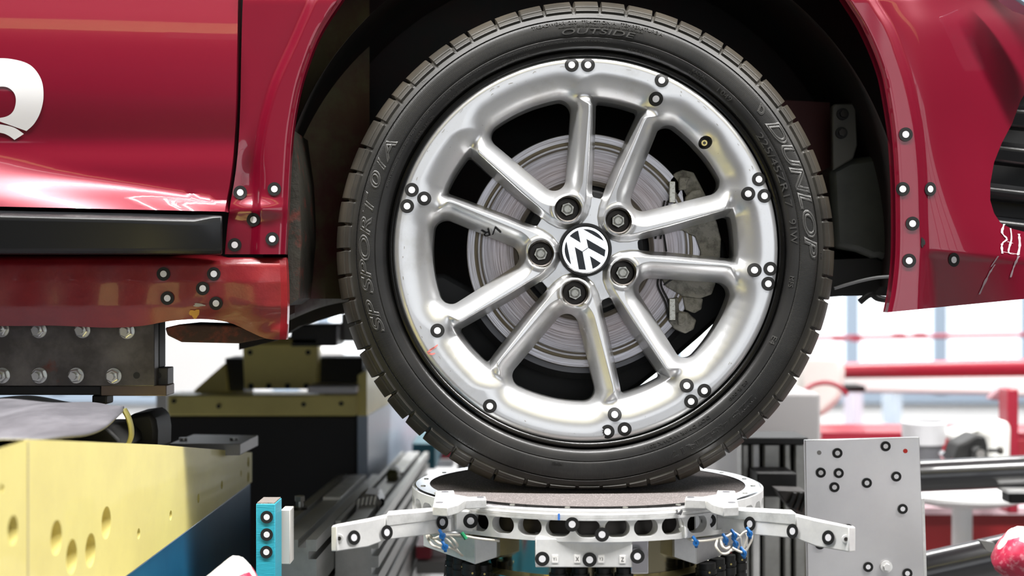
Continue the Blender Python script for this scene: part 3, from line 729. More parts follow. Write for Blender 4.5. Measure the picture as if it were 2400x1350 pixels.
for pts in ([(2352,525),(2350,545),(2362,560),(2349,572),(2347,594)], [(2366,535),(2372,560),(2366,590),(2376,596)], [(2388,548),(2392,575),(2386,598)], [(2330,620),(2318,640),(2306,665),(2296,690)], [(2388,600),(2378,625),(2366,650)], [(2340,600),(2326,625)], [(2362,566),(2376,570)], [(2352,590),(2388,596)]):
    n = len(pts)
    q = [[a_+random.uniform(-3, 3), b_, 0] for a_, b_ in pts]; q = smooth_path(q, 5); mbs = MB(); vs = []
    for i, p in enumerate(q):
        wd = 1.2+2.2*random.random()
        for sg in (-1, 1): vs.append(P(p[0]+sg*wd, p[1], yB(p[0]+sg*wd, p[1])-.0012))
    mbs.add(vs, [(2*i, 2*i+1, 2*i+3, 2*i+2) for i in range(len(q)-1)], scr if pts[0][1] < 600 else mat('scratch_grey', (.22, .16, .18), .7)); mbs.build('paint_scratch', bumper, recalc=False)
# wheel house
Cw = (HUB[0], 0, HUB[2])
mb = MB(); mb.lathe_y([(.372, .012), (.380, .05), (.385, .12), (.385, .30)], (HUB[0]+.005, 0, HUB[2]+.01), under, 90, math.radians(-8), math.radians(187))
lin = mb.build('wheel_arch_liner', car, label='dark wheel arch liner')
mb = MB().prism([(560,820),(640,800),(700,765),(800,735),(860,715),(1000,735),(1640,738),(1900,700),(2000,692),(2260,700),(2260,-500),(560,-500)], .30, .04, under)
mb.build('wheelhouse_wall', car)
mb = MB(); rings = []                         # bulging splash guard between fender edge and tyre
for t in np.linspace(0, 1, 14):
    x = 676+190*t; zb = 752-46*t-14*math.sin(t*3); rings.append([P(x, yy, dd+.05*t) for yy, dd in ((-60, .17), (300, .15), (560, .13), (650+8*math.sin(t*9), .115), (700, .105), (zb-12, .12), (zb, .16), (zb, .26))])
for a_, b_ in zip(rings[:-1], rings[1:]):
    n = len(a_); mb.add(a_+b_, [(i, i+1, n+i+1, n+i) for i in range(n-1)], mat('oily_red_brown', (.040, .007, .007), .35, stain=((.05, .04, .02), 16, .42, .6), bump=(22, .5, (1, 1, .12))))
mb.build('splash_guard', car, label='dark red brown splash guard')
mb = MB().prism([(672,300),(684,302),(700,420),(706,560),(700,700),(676,716)], .02, .13, mat('sealed_flange', (.02, .018, .012), .6, stain=((.14, .02, .012), 40, .55, .75), bump=(60, .7)))
mb.build('arch_flange', car)
mb = MB().prism([(386,768),(420,760),(560,764),(640,790),(560,805),(425,802),(392,786)], .03, .12, rust)
mb.build('jacking_flange', car, bevel=.002, label='rusty flange under the sill')
# right hand side of the wheel house
plas = mat('grey_green_plastic', (.065, .070, .060), .45, stain=((.045, .048, .042), 9, .4, .6))
mb = MB().prism([(1945,395),(1990,372),(2150,350),(2160,640),(2060,604),(2045,605),(2010,590),(1955,580)], .15, .08, plas)
mb.build('air_duct', car, bevel=.008, label='grey green plastic duct')
brk = MB().prism([(1950,250),(1956,243),(2006,242),(2010,340),(2000,372),(1952,400)], .14, .012, mat('bracket_grey', (.10, .098, .085), .5)).build('bracket', car, bevel=.002, label='light grey bracket with two bolts')
for (x, y) in ((1974, 268), (1971, 312)):
    p = P(x, y, .14); mb = MB(); mb.cyl(p, p+np.array([0, -.004, 0]), .0075, void); mb.cyl(p+np.array([0, -.004, 0]), p+np.array([0, -.009, 0]), .0048, darkmet, 6); mb.build('bolt', brk)
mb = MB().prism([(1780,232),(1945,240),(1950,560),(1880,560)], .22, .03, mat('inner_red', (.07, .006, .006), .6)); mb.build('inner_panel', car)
mb = MB().prism([(1900,610),(2050,604),(2120,640),(2120,692),(1955,694),(1880,694)], .16, .2, void)
mb.tube([P(1955, 676, .12), P(2010, 660, .12), P(2060, 650, .11), P(2110, 648, .1)], .0022, mat('grey_hose', (.25, .25, .26), .5))
mb.tube([P(2015, 708, .14), P(2040, 690, .14), P(2060, 700, .14), P(2110, 706, .14)], .004, void)
mb.build('lower_arm', car, bevel=.004)
# rest of the car behind, dark belly and the body that shades everything below
mb = MB().box(-1.7, .28, .36, 1.55, ZC-.03, ZC+.62, void).build('underbody', car, bevel=.02)
mb = MB().box(-1.7, P(640, 0, .1)[0], .03, .36, ZC-.035, ZC+.5, void).build('floor_pan', car)
FST = [(563,451),(643,443),(594,515),(550,574),(638,560)]
for x, y in FST: map_sticker(x, y, yFe, fender, 16)
for x, y in ((383,642),(501,642),(475,676),(392,699),(506,711)): map_sticker(x, y, ySi, sill, 16, off=.002)
for x, y, s in ((2123,315,1),(2116,443,1),(2181,443,.82),(2139,524,1),(2131,611,1),(2236,609,.8)): map_sticker(x, y, yB, bumper, 16.5, s, off=.0014)

# ================================================================== ROUND TEST TURNTABLE
TC = np.array([175*1.74/F, .09, ZC-.2406]); TR = .2147
tt_ = empty('turntable', (TC[0], TC[1], 0), 'round aluminium test turntable with slotted ring under the wheel', 'turntable')
MB().lathe_z([(0, -.012), (0, -.0004), (.1935, -.0004), (.1935, -.012)], TC, grit, 120).build('abrasive_disc', tt_)
mb = MB(); mb.lathe_z([(.1935, -.012), (.1935, .0006), (.2105, .0006), (.2125, -.001), (.2135, -.004), (TR, -.0045), (TR, -.0075), (.2105, -.0075)], TC, mat('polished_ring', (.74, .75, .76), .16, 1), 160)
ring = mb.build('top_ring', tt_, label='polished outer ring')
for k in range(20):
    a = 2*PI*(k+.5)/20; p = TC+np.array([.2025*math.cos(a), .2025*math.sin(a), .0006])
    m2 = MB(); m2.cyl(p, p+np.array([0, 0, .0006]), .0030, boltm, 12); m2.build('ring_bolt', ring)
# slotted wall
circ = 2*PI*TR; ns = 42; pitch = circ/ns
def ring_sdf(X, Y):
    x = (X+.0102+pitch/2) % pitch-pitch/2; return np.hypot(np.maximum(np.abs(x)-.0038, 0), Y+.0188)-.0100
U, Vz = np.meshgrid(np.arange(ns*22)*circ/(ns*22), np.linspace(0, -.0335, 24), indexing='xy')
def rmap(R): return lambda X, Y: np.stack([TC[0]+R*np.cos(X/TR-PI/2), TC[1]+R*np.sin(X/TR-PI/2), TC[2]+Y-.0012+0*X], -1)
mb = MB(); sheet(mb, U, Vz, ring_sdf, rmap(TR+.0005), rmap(TR-.014), aluw, wrap=True)
mb.lathe_z([(.150, -.006), (.178, -.0065), (.184, -.034), (TR, -.0347), (TR+.0005, -.0345)], TC, darkmet, 120)
slr = mb.build('slotted_ring', tt_, smooth=.6)
mb = MB()
for z0, z1, r1 in ((-.0052, -.0082, TR+.0022), (-.0088, -.0112, TR+.003)): mb.lathe_z([(TR-.002, z0), (r1, z0), (r1, z1), (TR-.002, z1)], TC, alu, 120, math.radians(-135), math.radians(-45))
mb.build('edge_strip', tt_, smooth=.4)
mb = MB(); mb.lathe_z([(.0, -.036), (.150, -.036), (.150, -.085), (.165, -.088), (.165, -.11), (.14, -.115), (.14, -(TC[2])+.02), (0, -(TC[2])+.02)], TC, brassd, 120); mb.build('drum', tt_, label='polished reflective drum', smooth=.5)
mb = MB(); mb.lathe_z([(.0, -.095), (.175, -.095), (.178, -.13), (0, -.13)], TC, void, 80); mb.build('base_flange', tt_, smooth=.5)
mb = MB(); mb.lathe_z([(.0, 0), (.32, 0), (.32, .12), (.2, .16), (.2, TC[2]-.14), (0, TC[2]-.14)], (TC[0], TC[1], 0), slabm, 60); mb.build('pedestal', tt_, smooth=.5)
# sensor block with the small letters
yb = TC[1]-TR+.004
blk = MB().pbox(1255, 1262, 1482, 1330, yb, .05, aluw).build('sensor_block', tt_, bevel=.001)
for x, y in ((1271, 1310), (1382, 1312), (1494, 1304)):
    map_sticker(x, y, lambda a, b: yb-.0006, blk, 17)
map_sticker(1494, 1304, lambda a, b: yb-.001, blk, 0.1) if False else None
lab = mat('paper_label', (.74, .73, .72), .6)
for tx, x, y in (('Y1', 1301, 1310), ('X', 1353, 1310), ('Y3', 1409, 1310), ('Z', 1459, 1311)):
    mb = MB(); mb.pbox(x-7, y-9, x+7, y+9, yb-.0006, .0005, lab)
    v, f = text_mesh(tx, 1, .01); c = P(x, y, yb-.0008); s_ = .0042 if len(tx) > 1 else .0055
    mb.add(np.stack([c[0]+v[:, 0]*s_, c[1]+0*v[:, 0], c[2]+v[:, 1]*s_*1.2], -1), f, inkb); mb.build('paper_label', blk, recalc=False)
ext = MB().pbox(1478, 1262, 1520, 1345, yb+.012, .06, mat('bright_steel', (.75, .74, .76), .2, .9)).build('drum_bracket', tt_, bevel=.001)
for x in (1309, 1360, 1415, 1462):
    p = P(x, 1330, yb+.02); mb = MB()
    mb.cyl(p, p-np.array([0, 0, .006]), .0085, hose); mb.cyl(p-np.array([0, 0, .006]), p-np.array([0, 0, .03]), .0105, hose, 14); mb.cyl(p-np.array([0, 0, .03]), p-np.array([0, 0, .20]), .006, hose)
    mb.build('cable_connector', tt_, smooth=.5)
# side boxes, clamp brackets and connectors, mirrored left and right
def mir(x, side): return x if side < 0 else 2745-x
for side in (-1, 1):
    M = lambda pts: [(mir(x, side), y) for x, y in pts]
    yy = -.045
    b = MB(); q = [P(*a, yy) for a in M([(1112, 1268), (1165, 1262), (1165, 1308), (1112, 1322)])]
    q2 = [P(*a, yy+.02) for a in M([(995, 1245), (1165, 1240), (1165, 1308), (995, 1282)])]
    mbx = MB(); mbx.loft([[P(mir(1113, side), 1262, yy), P(mir(1165, side), 1262, yy), P(mir(1165, side), 1306, yy), P(mir(1113, side), 1323, yy)],
                          [P(mir(1113, side), 1255, yy+.001), P(mir(1180, side), 1255, yy+.06), P(mir(1180, side), 1300, yy+.06), P(mir(1113, side), 1322, yy+.001)]], aluw)
    mbx.loft([[P(mir(1113, side), 1262, yy), P(mir(1113, side), 1323, yy), P(mir(1160, side), 1306, yy+.05), P(mir(1160, side), 1262, yy+.05)],
              [P(mir(992, side), 1248, yy+.08), P(mir(992, side), 1280, yy+.08), P(mir(1060, side), 1280, yy+.12), P(mir(1060, side), 1248, yy+.12)]], aluw)
    mbx.build('junction_box', tt_, bevel=.0008)
    # clamp block on the ring
    yk = -.075
    ck = MB(); ck.loft([[P(mir(x, side), y, yk+dy) for x, y, dy in ((1066, 1196, .0), (1118, 1196, -.002), (1118, 1248, -.002), (1066, 1244, 0))],
                        [P(mir(x, side), y, yk+dy) for x, y, dy in ((1060, 1188, .035), (1118, 1188, .04), (1118, 1240, .04), (1060, 1236, .035))]], aluw)
    cko = ck.build('clamp_block', tt_, bevel=.002)
    map_sticker(mir(1103, side) if side < 0 else 1661, 1221 if side < 0 else 1220, lambda a, b: yk-.0035, cko, 17.5)
    # flat top lug
    tl = MB(); zt = TC[2]+.001
    def up(x, y, z):      # point on horizontal plane z seen at pixel (x,y)
        d = (ZC-z)*F/(y-675); return np.array([(mir(x, side)-1200)*d/F, d-D0, z])
    out_ = [up(*a, zt+.008) for a in ((1022, 1150), (1064, 1149), (1066, 1158), (1100, 1164), (1138, 1163), (1140, 1170), (1090, 1172), (1075, 1182), (1050, 1189), (1014, 1187))]
    tl.loft([out_, [p-np.array([0, 0, .010]) for p in out_]], alu)
    tlo = tl.build('top_lug', tt_, bevel=.001)
    for a in ((1043, 1153), (1030, 1178), (1126, 1166)):
        p = up(*a, zt+.008); mm = MB(); mm.cyl(p, p+np.array([0, 0, .0006]), .0042, mat('hole_dark', (.12, .12, .13), .5), 14); mm.build('lug_hole', tlo)
    # measuring arm: from the clamp towards the viewer's side
    A0 = P(mir(1068, side), 1222, -.068); A1 = P(mir(905, side), 1243, -.135); A2 = P(mir(862, side), 1248, -.150); A3 = P(mir(788, side), 1258, -.182)
    e2 = P(mir(777, side), 1260, -.172)
    if side > 0: A0 = P(1680, 1222, -.068); A1 = P(1866, 1240, -.120); A2 = P(1912, 1247, -.130); A3 = P(1990, 1260, -.158); e2 = P(2005, 1261, -.146)
    def sec(c, h0, h1, th): return [c+np.array([0, 0, h1]), c+np.array([0, th, h1]), c+np.array([0, th, -h0]), c+np.array([0, 0, -h0])]
    ar = MB()
    ar.loft([sec(A0, .0115, .013, .018), sec(A1+(A0-A1)*.05, .0105, .014, .018)], aluw)
    ar.loft([sec(A0+np.array([0, -.0012, .0]), -.004, .0145, .024), sec(A1+np.array([0, -.0012, 0]), -.004, .0175, .024)], alu)
    ar.loft([sec(A1, .0105, .0150, .018), sec(A2, .0155, .0130, .016), sec(A3, .0155, .0115, .012), sec(e2, .0145, .0115, .008)], aluw)
    aro = ar.build('measuring_arm', tt_, bevel=.0012)
    mm = MB(); p = A3+(A2-A3)*.10+np.array([0, -.0004, -.002]); mm.cyl(p+np.array([0, .002, 0]), p-np.array([0, .0008, 0]), .0042, alu, 18); mm.cyl(p, p-np.array([0, .0012, 0]), .0022, darkmet, 14); mm.build('screw', aro)
    for (px_, py_) in (((1037, 1224), (907, 1248), (830, 1260)) if side < 0 else ((1757, 1228), (1857, 1245), (1941, 1260))):
        a, b_ = (A0, A1) if 860 < px_ < 1900 else (A2, A3)
        def yline(x, y, a=a, b_=b_):      # depth where the pixel ray meets the arm's face plane
            k = (b_[0]-a[0])/(b_[1]-a[1]); t = (x-1200)/F
            return (k*a[1]-a[0]+t*D0)/(k-t)
        map_sticker(px_, py_, yline, aro, 15.5, .88 if px_ not in (830, 1941) else .95, 1.12, off=.0022)
    # black round connectors under the junction box
    for (x, y, d, r) in ((1062, 1298, .02, .0095), (1080, 1306, -.005, .010), (1104, 1320, -.03, .0115), (1132, 1322, -.02, .0115)) if side < 0 else ((1732, 1290, .02, .0095), (1706, 1300, .0, .010), (1680, 1308, -.02, .0105), (1655, 1318, -.035, .0125)):
        p = P(x, y, d); mb = MB(); q = lambda h: p-np.array([0, 0, h])
        for h0, h1, k in ((0, .007, .9), (.007, .012, 1.0), (.012, .014, .85), (.014, .022, 1.0), (.022, .026, .88), (.026, .05, 1.02), (.05, .3, .6)): mb.cyl(q(h0), q(h1), r*k, hose, 16)
        mb.cyl(p+np.array([.002, -r, -.009]), p+np.array([.002, -r-.0015, -.009]), .0013, brass, 8)
        mb.build('cable_connector', tt_, smooth=.4)
for x, y in ((1341, 1229), (1411, 1253)):
    map_sticker(x, y, lambda a, b: TC[1]-math.sqrt(max(1e-6, (TR+.003)**2-((a-1200)*1.525/F-TC[0])**2)), slr, 17)
# pen marks on the ring
def ringmark(x, y0, y1, w, m, nm):
    MB().pbox(x-w, y0, x+w, y1, TC[1]-TR-.004, .0008, m).build(nm, slr)
ringmark(1310, 1204, 1219, 2.6, mat('blue_pen', (.03, .16, .55), .5), 'blue_pen_mark')
# white cables and blue ties
def cable(pts, r=.0014): return MB().tube(pts, r, cabm, 8).build('cable', tt_, smooth=1.5)
R_ = [[(1612,1262,-.09),(1630,1268,-.1),(1660,1267,-.1),(1700,1258,-.1),(1720,1246,-.09)],
      [(1683,1262,-.1),(1678,1280,-.11),(1690,1296,-.11),(1706,1296,-.11),(1720,1278,-.1),(1724,1255,-.1)],
      [(1690,1262,-.1),(1692,1278,-.11),(1702,1286,-.11),(1716,1276,-.1),(1730,1262,-.1)],
      [(1720,1248,-.1),(1734,1258,-.1),(1738,1280,-.1),(1745,1292,-.1)],
      [(1730,1262,-.1),(1745,1247,-.1),(1758,1246,-.1),(1762,1262,-.1),(1752,1284,-.1),(1745,1294,-.1)],
      [(1716,1284,-.11),(1732,1292,-.11),(1744,1296,-.1)], [(1746,1248,-.09),(1750,1262,-.09),(1744,1284,-.09)]]
L_ = [[(1002,1252,-.06),(1016,1262,-.09),(1036,1256,-.1),(1070,1254,-.1),(1120,1262,-.1),(1170,1268,-.09)],
      [(1000,1256,-.07),(1012,1276,-.1),(1028,1284,-.1),(1042,1284,-.1)],
      [(1010,1256,-.08),(1028,1272,-.1),(1050,1282,-.1),(1068,1290,-.09),(1084,1302,-.07)],
      [(1046,1250,-.1),(1060,1262,-.1),(1072,1278,-.1),(1064,1288,-.09)], [(1040,1258,-.1),(1056,1272,-.1),(1070,1288,-.09),(1082,1302,-.07)]]
for c in R_+L_: cable([P(*a) for a in c])
for x, y in ((1630,1272),(1700,1266),(1720,1256),(1723,1275),(1756,1251),(1742,1297),(1036,1256),(1042,1282)):
    p = P(x, y, -.104); mb = MB(); a = random.uniform(-1, 1)
    mb.tube([p+np.array([-.003, 0, .007]), p+np.array([0, -.002, .002]), p+np.array([.001, 0, -.005])], .0018, blued, 8); mb.cyl(p+np.array([0, -.003, 0]), p+np.array([.001, .002, 0]), .0034, blued, 10)
    mb.build('cable_tie', tt_, smooth=1)
p = P(1088, 1257, -.104); MB().tube([p+np.array([-.003, 0, .004]), p, p+np.array([.002, 0, -.003])], .0022, mat('green_tie', (.01, .25, .10), .5), 8).build('cable_tie', tt_, label='green cable tie')
hm = mat('silicone_white', (.85, .85, .83), .5)
mb = MB(); mb.tube([P(1591, 1206, -.098), P(1594, 1222, -.1), P(1600, 1242, -.102)], .0018, hm, 8)
mb.loft([[P(x, y, d) for x, y, d in ((1590+0*k, 1238, -.1), (1604, 1233, -.106), (1614, 1240, -.1))] for k in range(1)]+[[P(x, y, d) for x, y, d in ((1598, 1258, -.1), (1606, 1262, -.106), (1612, 1256, -.1))]], hm)
mb.build('sealant_blob', tt_, label='white sealant over a thin wire', smooth=1.5)
MB().tube([P(1586,1196,-.108), P(1590,1204,-.112), P(1598,1196,-.11), P(1594,1206,-.112)], .0012, inkb, 8).build('wire_knot', tt_)

# ================================================================== LEFT: SUPPORT BEAM
BX = -.397
bm_ = empty('support_beam', (BX-.2, .1, 0), 'yellow steel support beam with round holes on a blue base', 'beam')
ztop = lambda d: np.interp(d, [.5, 1.154, 1.578, 2.15], [-.124, -.124, -.1755, -.251])
bh = [(30,1243,35),(132,1260,41),(168,1305,41),(212,1290,40),(249,1225,38),(5,1145,11),(325,1251,13),(400,1208,12),(465,1168,11),(520,1136,10),(565,1110,8),(582,1083,12),(582,1118,12)]
holes = []
for x, y, h in bh:
    d = -BX*F/(1200-x); holes.append((d, -(y-675)*d/F, h*d/F, h > 20))
def beam_sdf(X, Y):
    s = np.full(X.shape, 9.)
    for a, b, r, _ in holes: s = np.minimum(s, np.hypot(X-a, Y-b)-r)
    return s
dd = np.linspace(1.02, 2.15, 480); tv = np.linspace(0, 1, 120)
DD, TV = np.meshgrid(dd, tv, indexing='xy'); ZZ = ztop(DD)*(1-TV)+(-.296)*TV
bmap_ = lambda dx: (lambda X, Y: np.stack([BX+dx+0*X, X-D0, ZC+Y], -1))
mb = MB(); sheet(mb, DD, ZZ, beam_sdf, bmap_(0), bmap_(-.028), ylw)
dl_ = [1.02, 1.154, 1.578, 2.15]
for a, b in zip(dl_[:-1], dl_[1:]):
    t0, t1 = float(ztop(a)), float(ztop(b))
    mb.loft([[(BX-.0275, a-D0, ZC+t0), (BX-.15, a-D0, ZC+t0), (BX-.15, a-D0, ZC-.296), (BX-.0275, a-D0, ZC-.296)], [(BX-.0275, b-D0, ZC+t1), (BX-.15, b-D0, ZC+t1), (BX-.15, b-D0, ZC-.296), (BX-.0275, b-D0, ZC-.296)]], ylw)
    mb.add([(BX, a-D0, ZC+t0), (BX-.03, a-D0, ZC+t0), (BX-.03, b-D0, ZC+t1), (BX, b-D0, ZC+t1)], [(0, 1, 2, 3)], ylw)
mb.add([(BX, .5, ZC-.251), (BX-.03, .5, ZC-.251), (BX-.03, .5, ZC-.296), (BX, .5, ZC-.296)], [(0, 1, 2, 3)], ylw)
bo = mb.build('upper_beam', bm_, label='yellow upper beam with holes', smooth=.5, recalc=False)
for a, b, r, big in holes:
    if r < .009 or a < 1.13:
        m2 = MB(); m2.cyl((BX-.012, a-D0, ZC+b), (BX-.0125, a-D0, ZC+b), r*1.05, void, 20); m2.build('hole_shade_disc', bo)  # black disc inside the hole stands in for its inner shade
p0 = P(66, 1030, 1.154-D0); MB().box(BX-.001, BX+.0006, p0[1]-.0012, p0[1]+.0012, ZC-.296, ZC-.126, mat('weld_seam', (.45, .40, .25), .7)).build('weld_seam', bo)
MB().box(BX-.15, BX-.002, -.63, .5, ZC-.9, ZC-.296, blue).build('blue_base', bm_, bevel=.003)
MB().box(BX-.15, BX-.02, -.63, .5, 0, ZC-.9, void).build('foot', bm_)
pads = empty('spacer_plate', (-.42, .32, ZC-.24), 'thick grey steel plate lying on the far end of the yellow beam', 'plate')
mb = MB()
f_ = [(395, 1062), (562, 1068)]; A_ = P(395, 1040, .30); B_ = P(563, 1040, .30); C_ = P(605, 1020, .46); D_ = P(452, 1018, .50)
mb.loft([[A_, B_, C_, D_], [A_-[0, 0, .016], B_-[0, 0, .016], C_-[0, 0, .016], D_-[0, 0, .016]]], slabm)
po = mb.build('plate_body', pads, bevel=.0012)
for q in ((548, 1032, .37), (430, 1034, .37)):
    p = P(*q); p[2] = A_[2]; m2 = MB(); m2.cyl(p-np.array([0, 0, .004]), p+np.array([0, 0, .0012]), .006, alud, 14); m2.build('screw', po)

# grey rubber sheet curling over the beam
fr = smooth_path([(-400,1035,-.36),(-60,1032,-.36),(60,1026,-.36),(140,1021,-.34),(200,1018,-.30),(240,1004,-.24),(268,980,-.14),(290,960,-.02)], 5)
bk = smooth_path([(-400,928,.10),(-60,930,.10),(40,930,.10),(90,931,.10),(140,935,.10),(190,942,.08),(240,950,.04),(291,958,-.01)], 5)
mb = MB(); nS = 14; vs = []
for a, b in zip(fr, bk):
    for k in range(nS+1):
        t = k/nS; q = P(*(a*(1-t)+b*t)) ; pa, pb = P(*a), P(*b); q = pa*(1-t)+pb*t; q[2] += .006*math.sin(t*PI)+.002*math.sin(q[0]*60)
        vs.append(q)
n = len(fr)
mb.add(vs, [(i*(nS+1)+k, i*(nS+1)+k+1, (i+1)*(nS+1)+k+1, (i+1)*(nS+1)+k) for i in range(n-1) for k in range(nS)], rubber)
sh = mb.build('rubber_sheet', None, label='grey rubber sheet curled at its end on the yellow beam', cat='sheet', smooth=1.2)
so = sh.modifiers.new('thickness', 'SOLIDIFY'); so.thickness = .003
mb = MB(); c = smooth_path([(290,958,0),(300,976,0),(307,1000,0),(308,1022,0),(302,1040,0),(292,1054,0)], 5); vs = []
for q in c:
    for y in (-.004, .012): vs.append(P(q[0], q[1], -.02)+np.array([0, y, 0]))
mb.add(vs, [(2*i, 2*i+1, 2*i+3, 2*i+2) for i in range(len(c)-1)], mat('sheet_underside', (.16, .14, .03), .6))
cu = mb.build('curled_end', sh, label='yellowish curled end', smooth=1.2); so = cu.modifiers.new('thickness', 'SOLIDIFY'); so.thickness = .0025
MB().prism([(60,1030),(70,1000),(250,1000),(280,1030),(285,1056),(60,1040)], .0, .1, void).build('rail_block', None, bevel=.004, label='black block between the rubber sheet and the yellow beam', cat='block')
ro = [(300,972),(345,966),(356,970),(364,985),(368,1010),(367,1060),(300,1062)]
MB().prism(ro, .10, .08, void).build('rubber_bumper', None, bevel=.006, label='black rounded rubber bumper behind the curled sheet', cat='bumper')

# sill clamp with two rows of nuts
cl = empty('sill_clamp', P(180, 928, .06), 'dark steel sill clamp with two rows of bright nuts', 'clamp')
mb = MB(); mb.pbox(-700, 745, 362, 905, .035, .02, steel); face = mb.build('clamp_plate', cl, bevel=.0012)
MB().pbox(-700, 740, 374, 862, .058, .03, void).build('inner_jaw', cl, bevel=.001)
MB().pbox(357, 862, 393, 903, .056, .03, mat('dark_tab', (.05, .048, .045), .5, .5)).build('end_tab', cl, bevel=.001)
MB().pbox(-700, 905, 236, 926, .045, .04, void).build('lower_rail', cl, bevel=.001)
MB().pbox(236, 903, 390, 928, .040, .04, mat('brown_steel', (.12, .09, .07), .45, .6)).build('foot_bar', cl, bevel=.001)
MB().pbox(215, 926, 250, 948, .06, .03, void).build('jaw_stop', cl, bevel=.002)
for x, y in ((320, 880), (371, 880)):
    p = P(x, y, .0345 if x < 350 else .0555); m2 = MB(); m2.cyl(p, p+np.array([0, .0002, 0]), .0040, void, 16); m2.build('bolt_hole', cl)
nut_m = mat('zinc_nut', (.55, .56, .55), .28, .9)
for x, y in ((-92, 772), (4, 772), (92, 774), (194, 774), (298, 776), (6, 880), (93, 880), (179, 880), (267, 881)):
    p = P(x, y, .035); m2 = MB(); t = random.uniform(0, 1)
    m2.cyl(p, p+np.array([0, -.0015, 0]), .0094, nut_m, 22)
    hx = lambda r, yy: [(p[0]+r*math.cos(t+k*PI/3), yy, p[2]+r*math.sin(t+k*PI/3)) for k in range(6)]
    m2.loft([hx(.0082, p[1]-.0015), hx(.0082, p[1]-.0085), hx(.0070, p[1]-.0095)], nut_m)
    m2.cyl(p+np.array([0, -.009, 0]), p+np.array([0, -.016, 0]), .0048, nut_m, 16, .0042)
    m2.build('nut', cl, smooth=.4)

# teal post and grey post
tp = empty('target_post', P(624, 1500, .0), 'teal taped square post carrying three round targets', 'post')
a = P(600, 1181, -.02); b = P(645, 1500, -.02); hgt0 = .3
mb = MB().box(a[0], b[0], -.02, .026, b[2], a[2], teal); pb_ = mb.build('square_tube', tp, bevel=.0008)
MB().box(a[0]+.001, b[0]-.001, -.019, .025, a[2], a[2]+.0012, mat('rough_cut_top', (.25, .22, .2), .6, .4, bump=(300, 1))).build('cut_end', tp)
for x, y in ((625, 1212), (625, 1253), (624, 1294)): map_sticker(x, y, lambda q, r: -.0202, pb_, 14.8)
MB().box(P(658, 0, .03)[0], P(680, 0, .03)[0], .03, .06, ZC-.33, P(0, 1195, .03)[2], mat('grey_post', (.50, .48, .45), .5)).build('bare_post', None, bevel=.001, label='narrow grey post right behind the teal post', cat='post')

# aluminium profile rail running away from the viewer
ra = empty('profile_rail', (-.3, 1.0, 0), 'long grooved aluminium profile rail running back from the teal post', 'rail')
dirv = np.array([4/F, 1, -110/F])
def extr(sec, y0, y1, m, nm, par, bev=0):
    base = np.array([0, .12, 0]); r = []
    for y in (y0, y1): r.append([np.array([x, 0, ZC+z])+np.array([0, y, 0])+dirv*np.array([1, 0, 1])*(y-.12) for x, z in sec])
    return MB().loft(r, m).build(nm, par, bevel=bev, smooth=.4)
def slotted(x0, x1, z0, z1, top=(), right=(), w=.005, dp=.010):
    s = [(x0, z1), (x0, z0)]
    for c in top: s += [(c-w, z0), (c-w, z0-dp), (c+w, z0-dp), (c+w, z0)]
    s += [(x1, z0)]
    for c in right: s += [(x1, c+w), (x1-dp, c+w), (x1-dp, c-w), (x1, c-w)]
    s += [(x1, z1)]; return s
extr(slotted(-.320, -.246, -.3165, -.41, (-.300, -.264), (-.336, -.386)), .12, .95, alud, 'profile', ra)
extr(slotted(-.320, -.240, -.414, -.52, (), (-.44, -.49)), .14, .95, alud, 'profile', ra)
extr(slotted(-.320, -.235, -.524, -.70, (), (-.55, -.60, -.65)), .14, .95, alud, 'profile', ra)
extr(slotted(-.245, -.185, -.3165, -.41, (-.2327, -.1997), (-.336, -.36, -.386)), .30, 1.45, alud, 'profile', ra)
extr(slotted(-.239, -.182, -.414, -.60, (), (-.44, -.49, -.53, -.57)), .32, 1.45, alud, 'profile', ra)
for y0, y1 in ((.55, .9),): extr([(-.296, -.3125), (-.268, -.3125), (-.268, -.3165), (-.296, -.3165)], y0, y1, alu, 'bright_strip', ra)
extr([(-.229, -.3125), (-.203, -.3125), (-.203, -.3165), (-.229, -.3165)], .95, 1.4, alu, 'bright_strip', ra)
clampo = MB().prism([(834,1212),(832,1175),(852,1158),(884,1160),(894,1180),(890,1205),(862,1222)], .49, .07, slabm).build('ribbed_clamp', ra, bevel=.002)
for k in range(5):
    MB().prism([(838+10*k,1170-2*k),(844+10*k,1168-2*k),(838+10*k,1208-4*k),(832+10*k,1206-4*k)], .484, .006, alu).build('rib', clampo, bevel=.001)
MB().tube([P(888,1176,.50), P(897,1172,.50), P(896,1195,.51), P(884,1230,.53), P(878,1350,.53)], .0022, void).build('black_wire', ra)
for (x, y, z) in ((-.305, .16, -.311), (-.30, .34, -.313)):
    q = MB(); p = np.array([x, y, ZC+z]); q.cyl(p, p+np.array([0, 0, .004]), .011, darkmet); q.cyl(p+np.array([0, 0, .004]), p+np.array([0, 0, .012]), .005, nut_m); q.cyl(p+np.array([0, 0, .012]), p+np.array([0, 0, .019]), .0075, nut_m, 6)
    q.build('rail_bolt', ra, smooth=.4)
q = MB(); q.box(-.222, -.202, .84, .90, ZC-.345, ZC-.322, mat('olive_knob', (.08, .08, .02), .5)); q.build('clamp_knob', ra, bevel=.006)

def floorpy(y): return 675+(ZC-.002)*F/(y+D0)
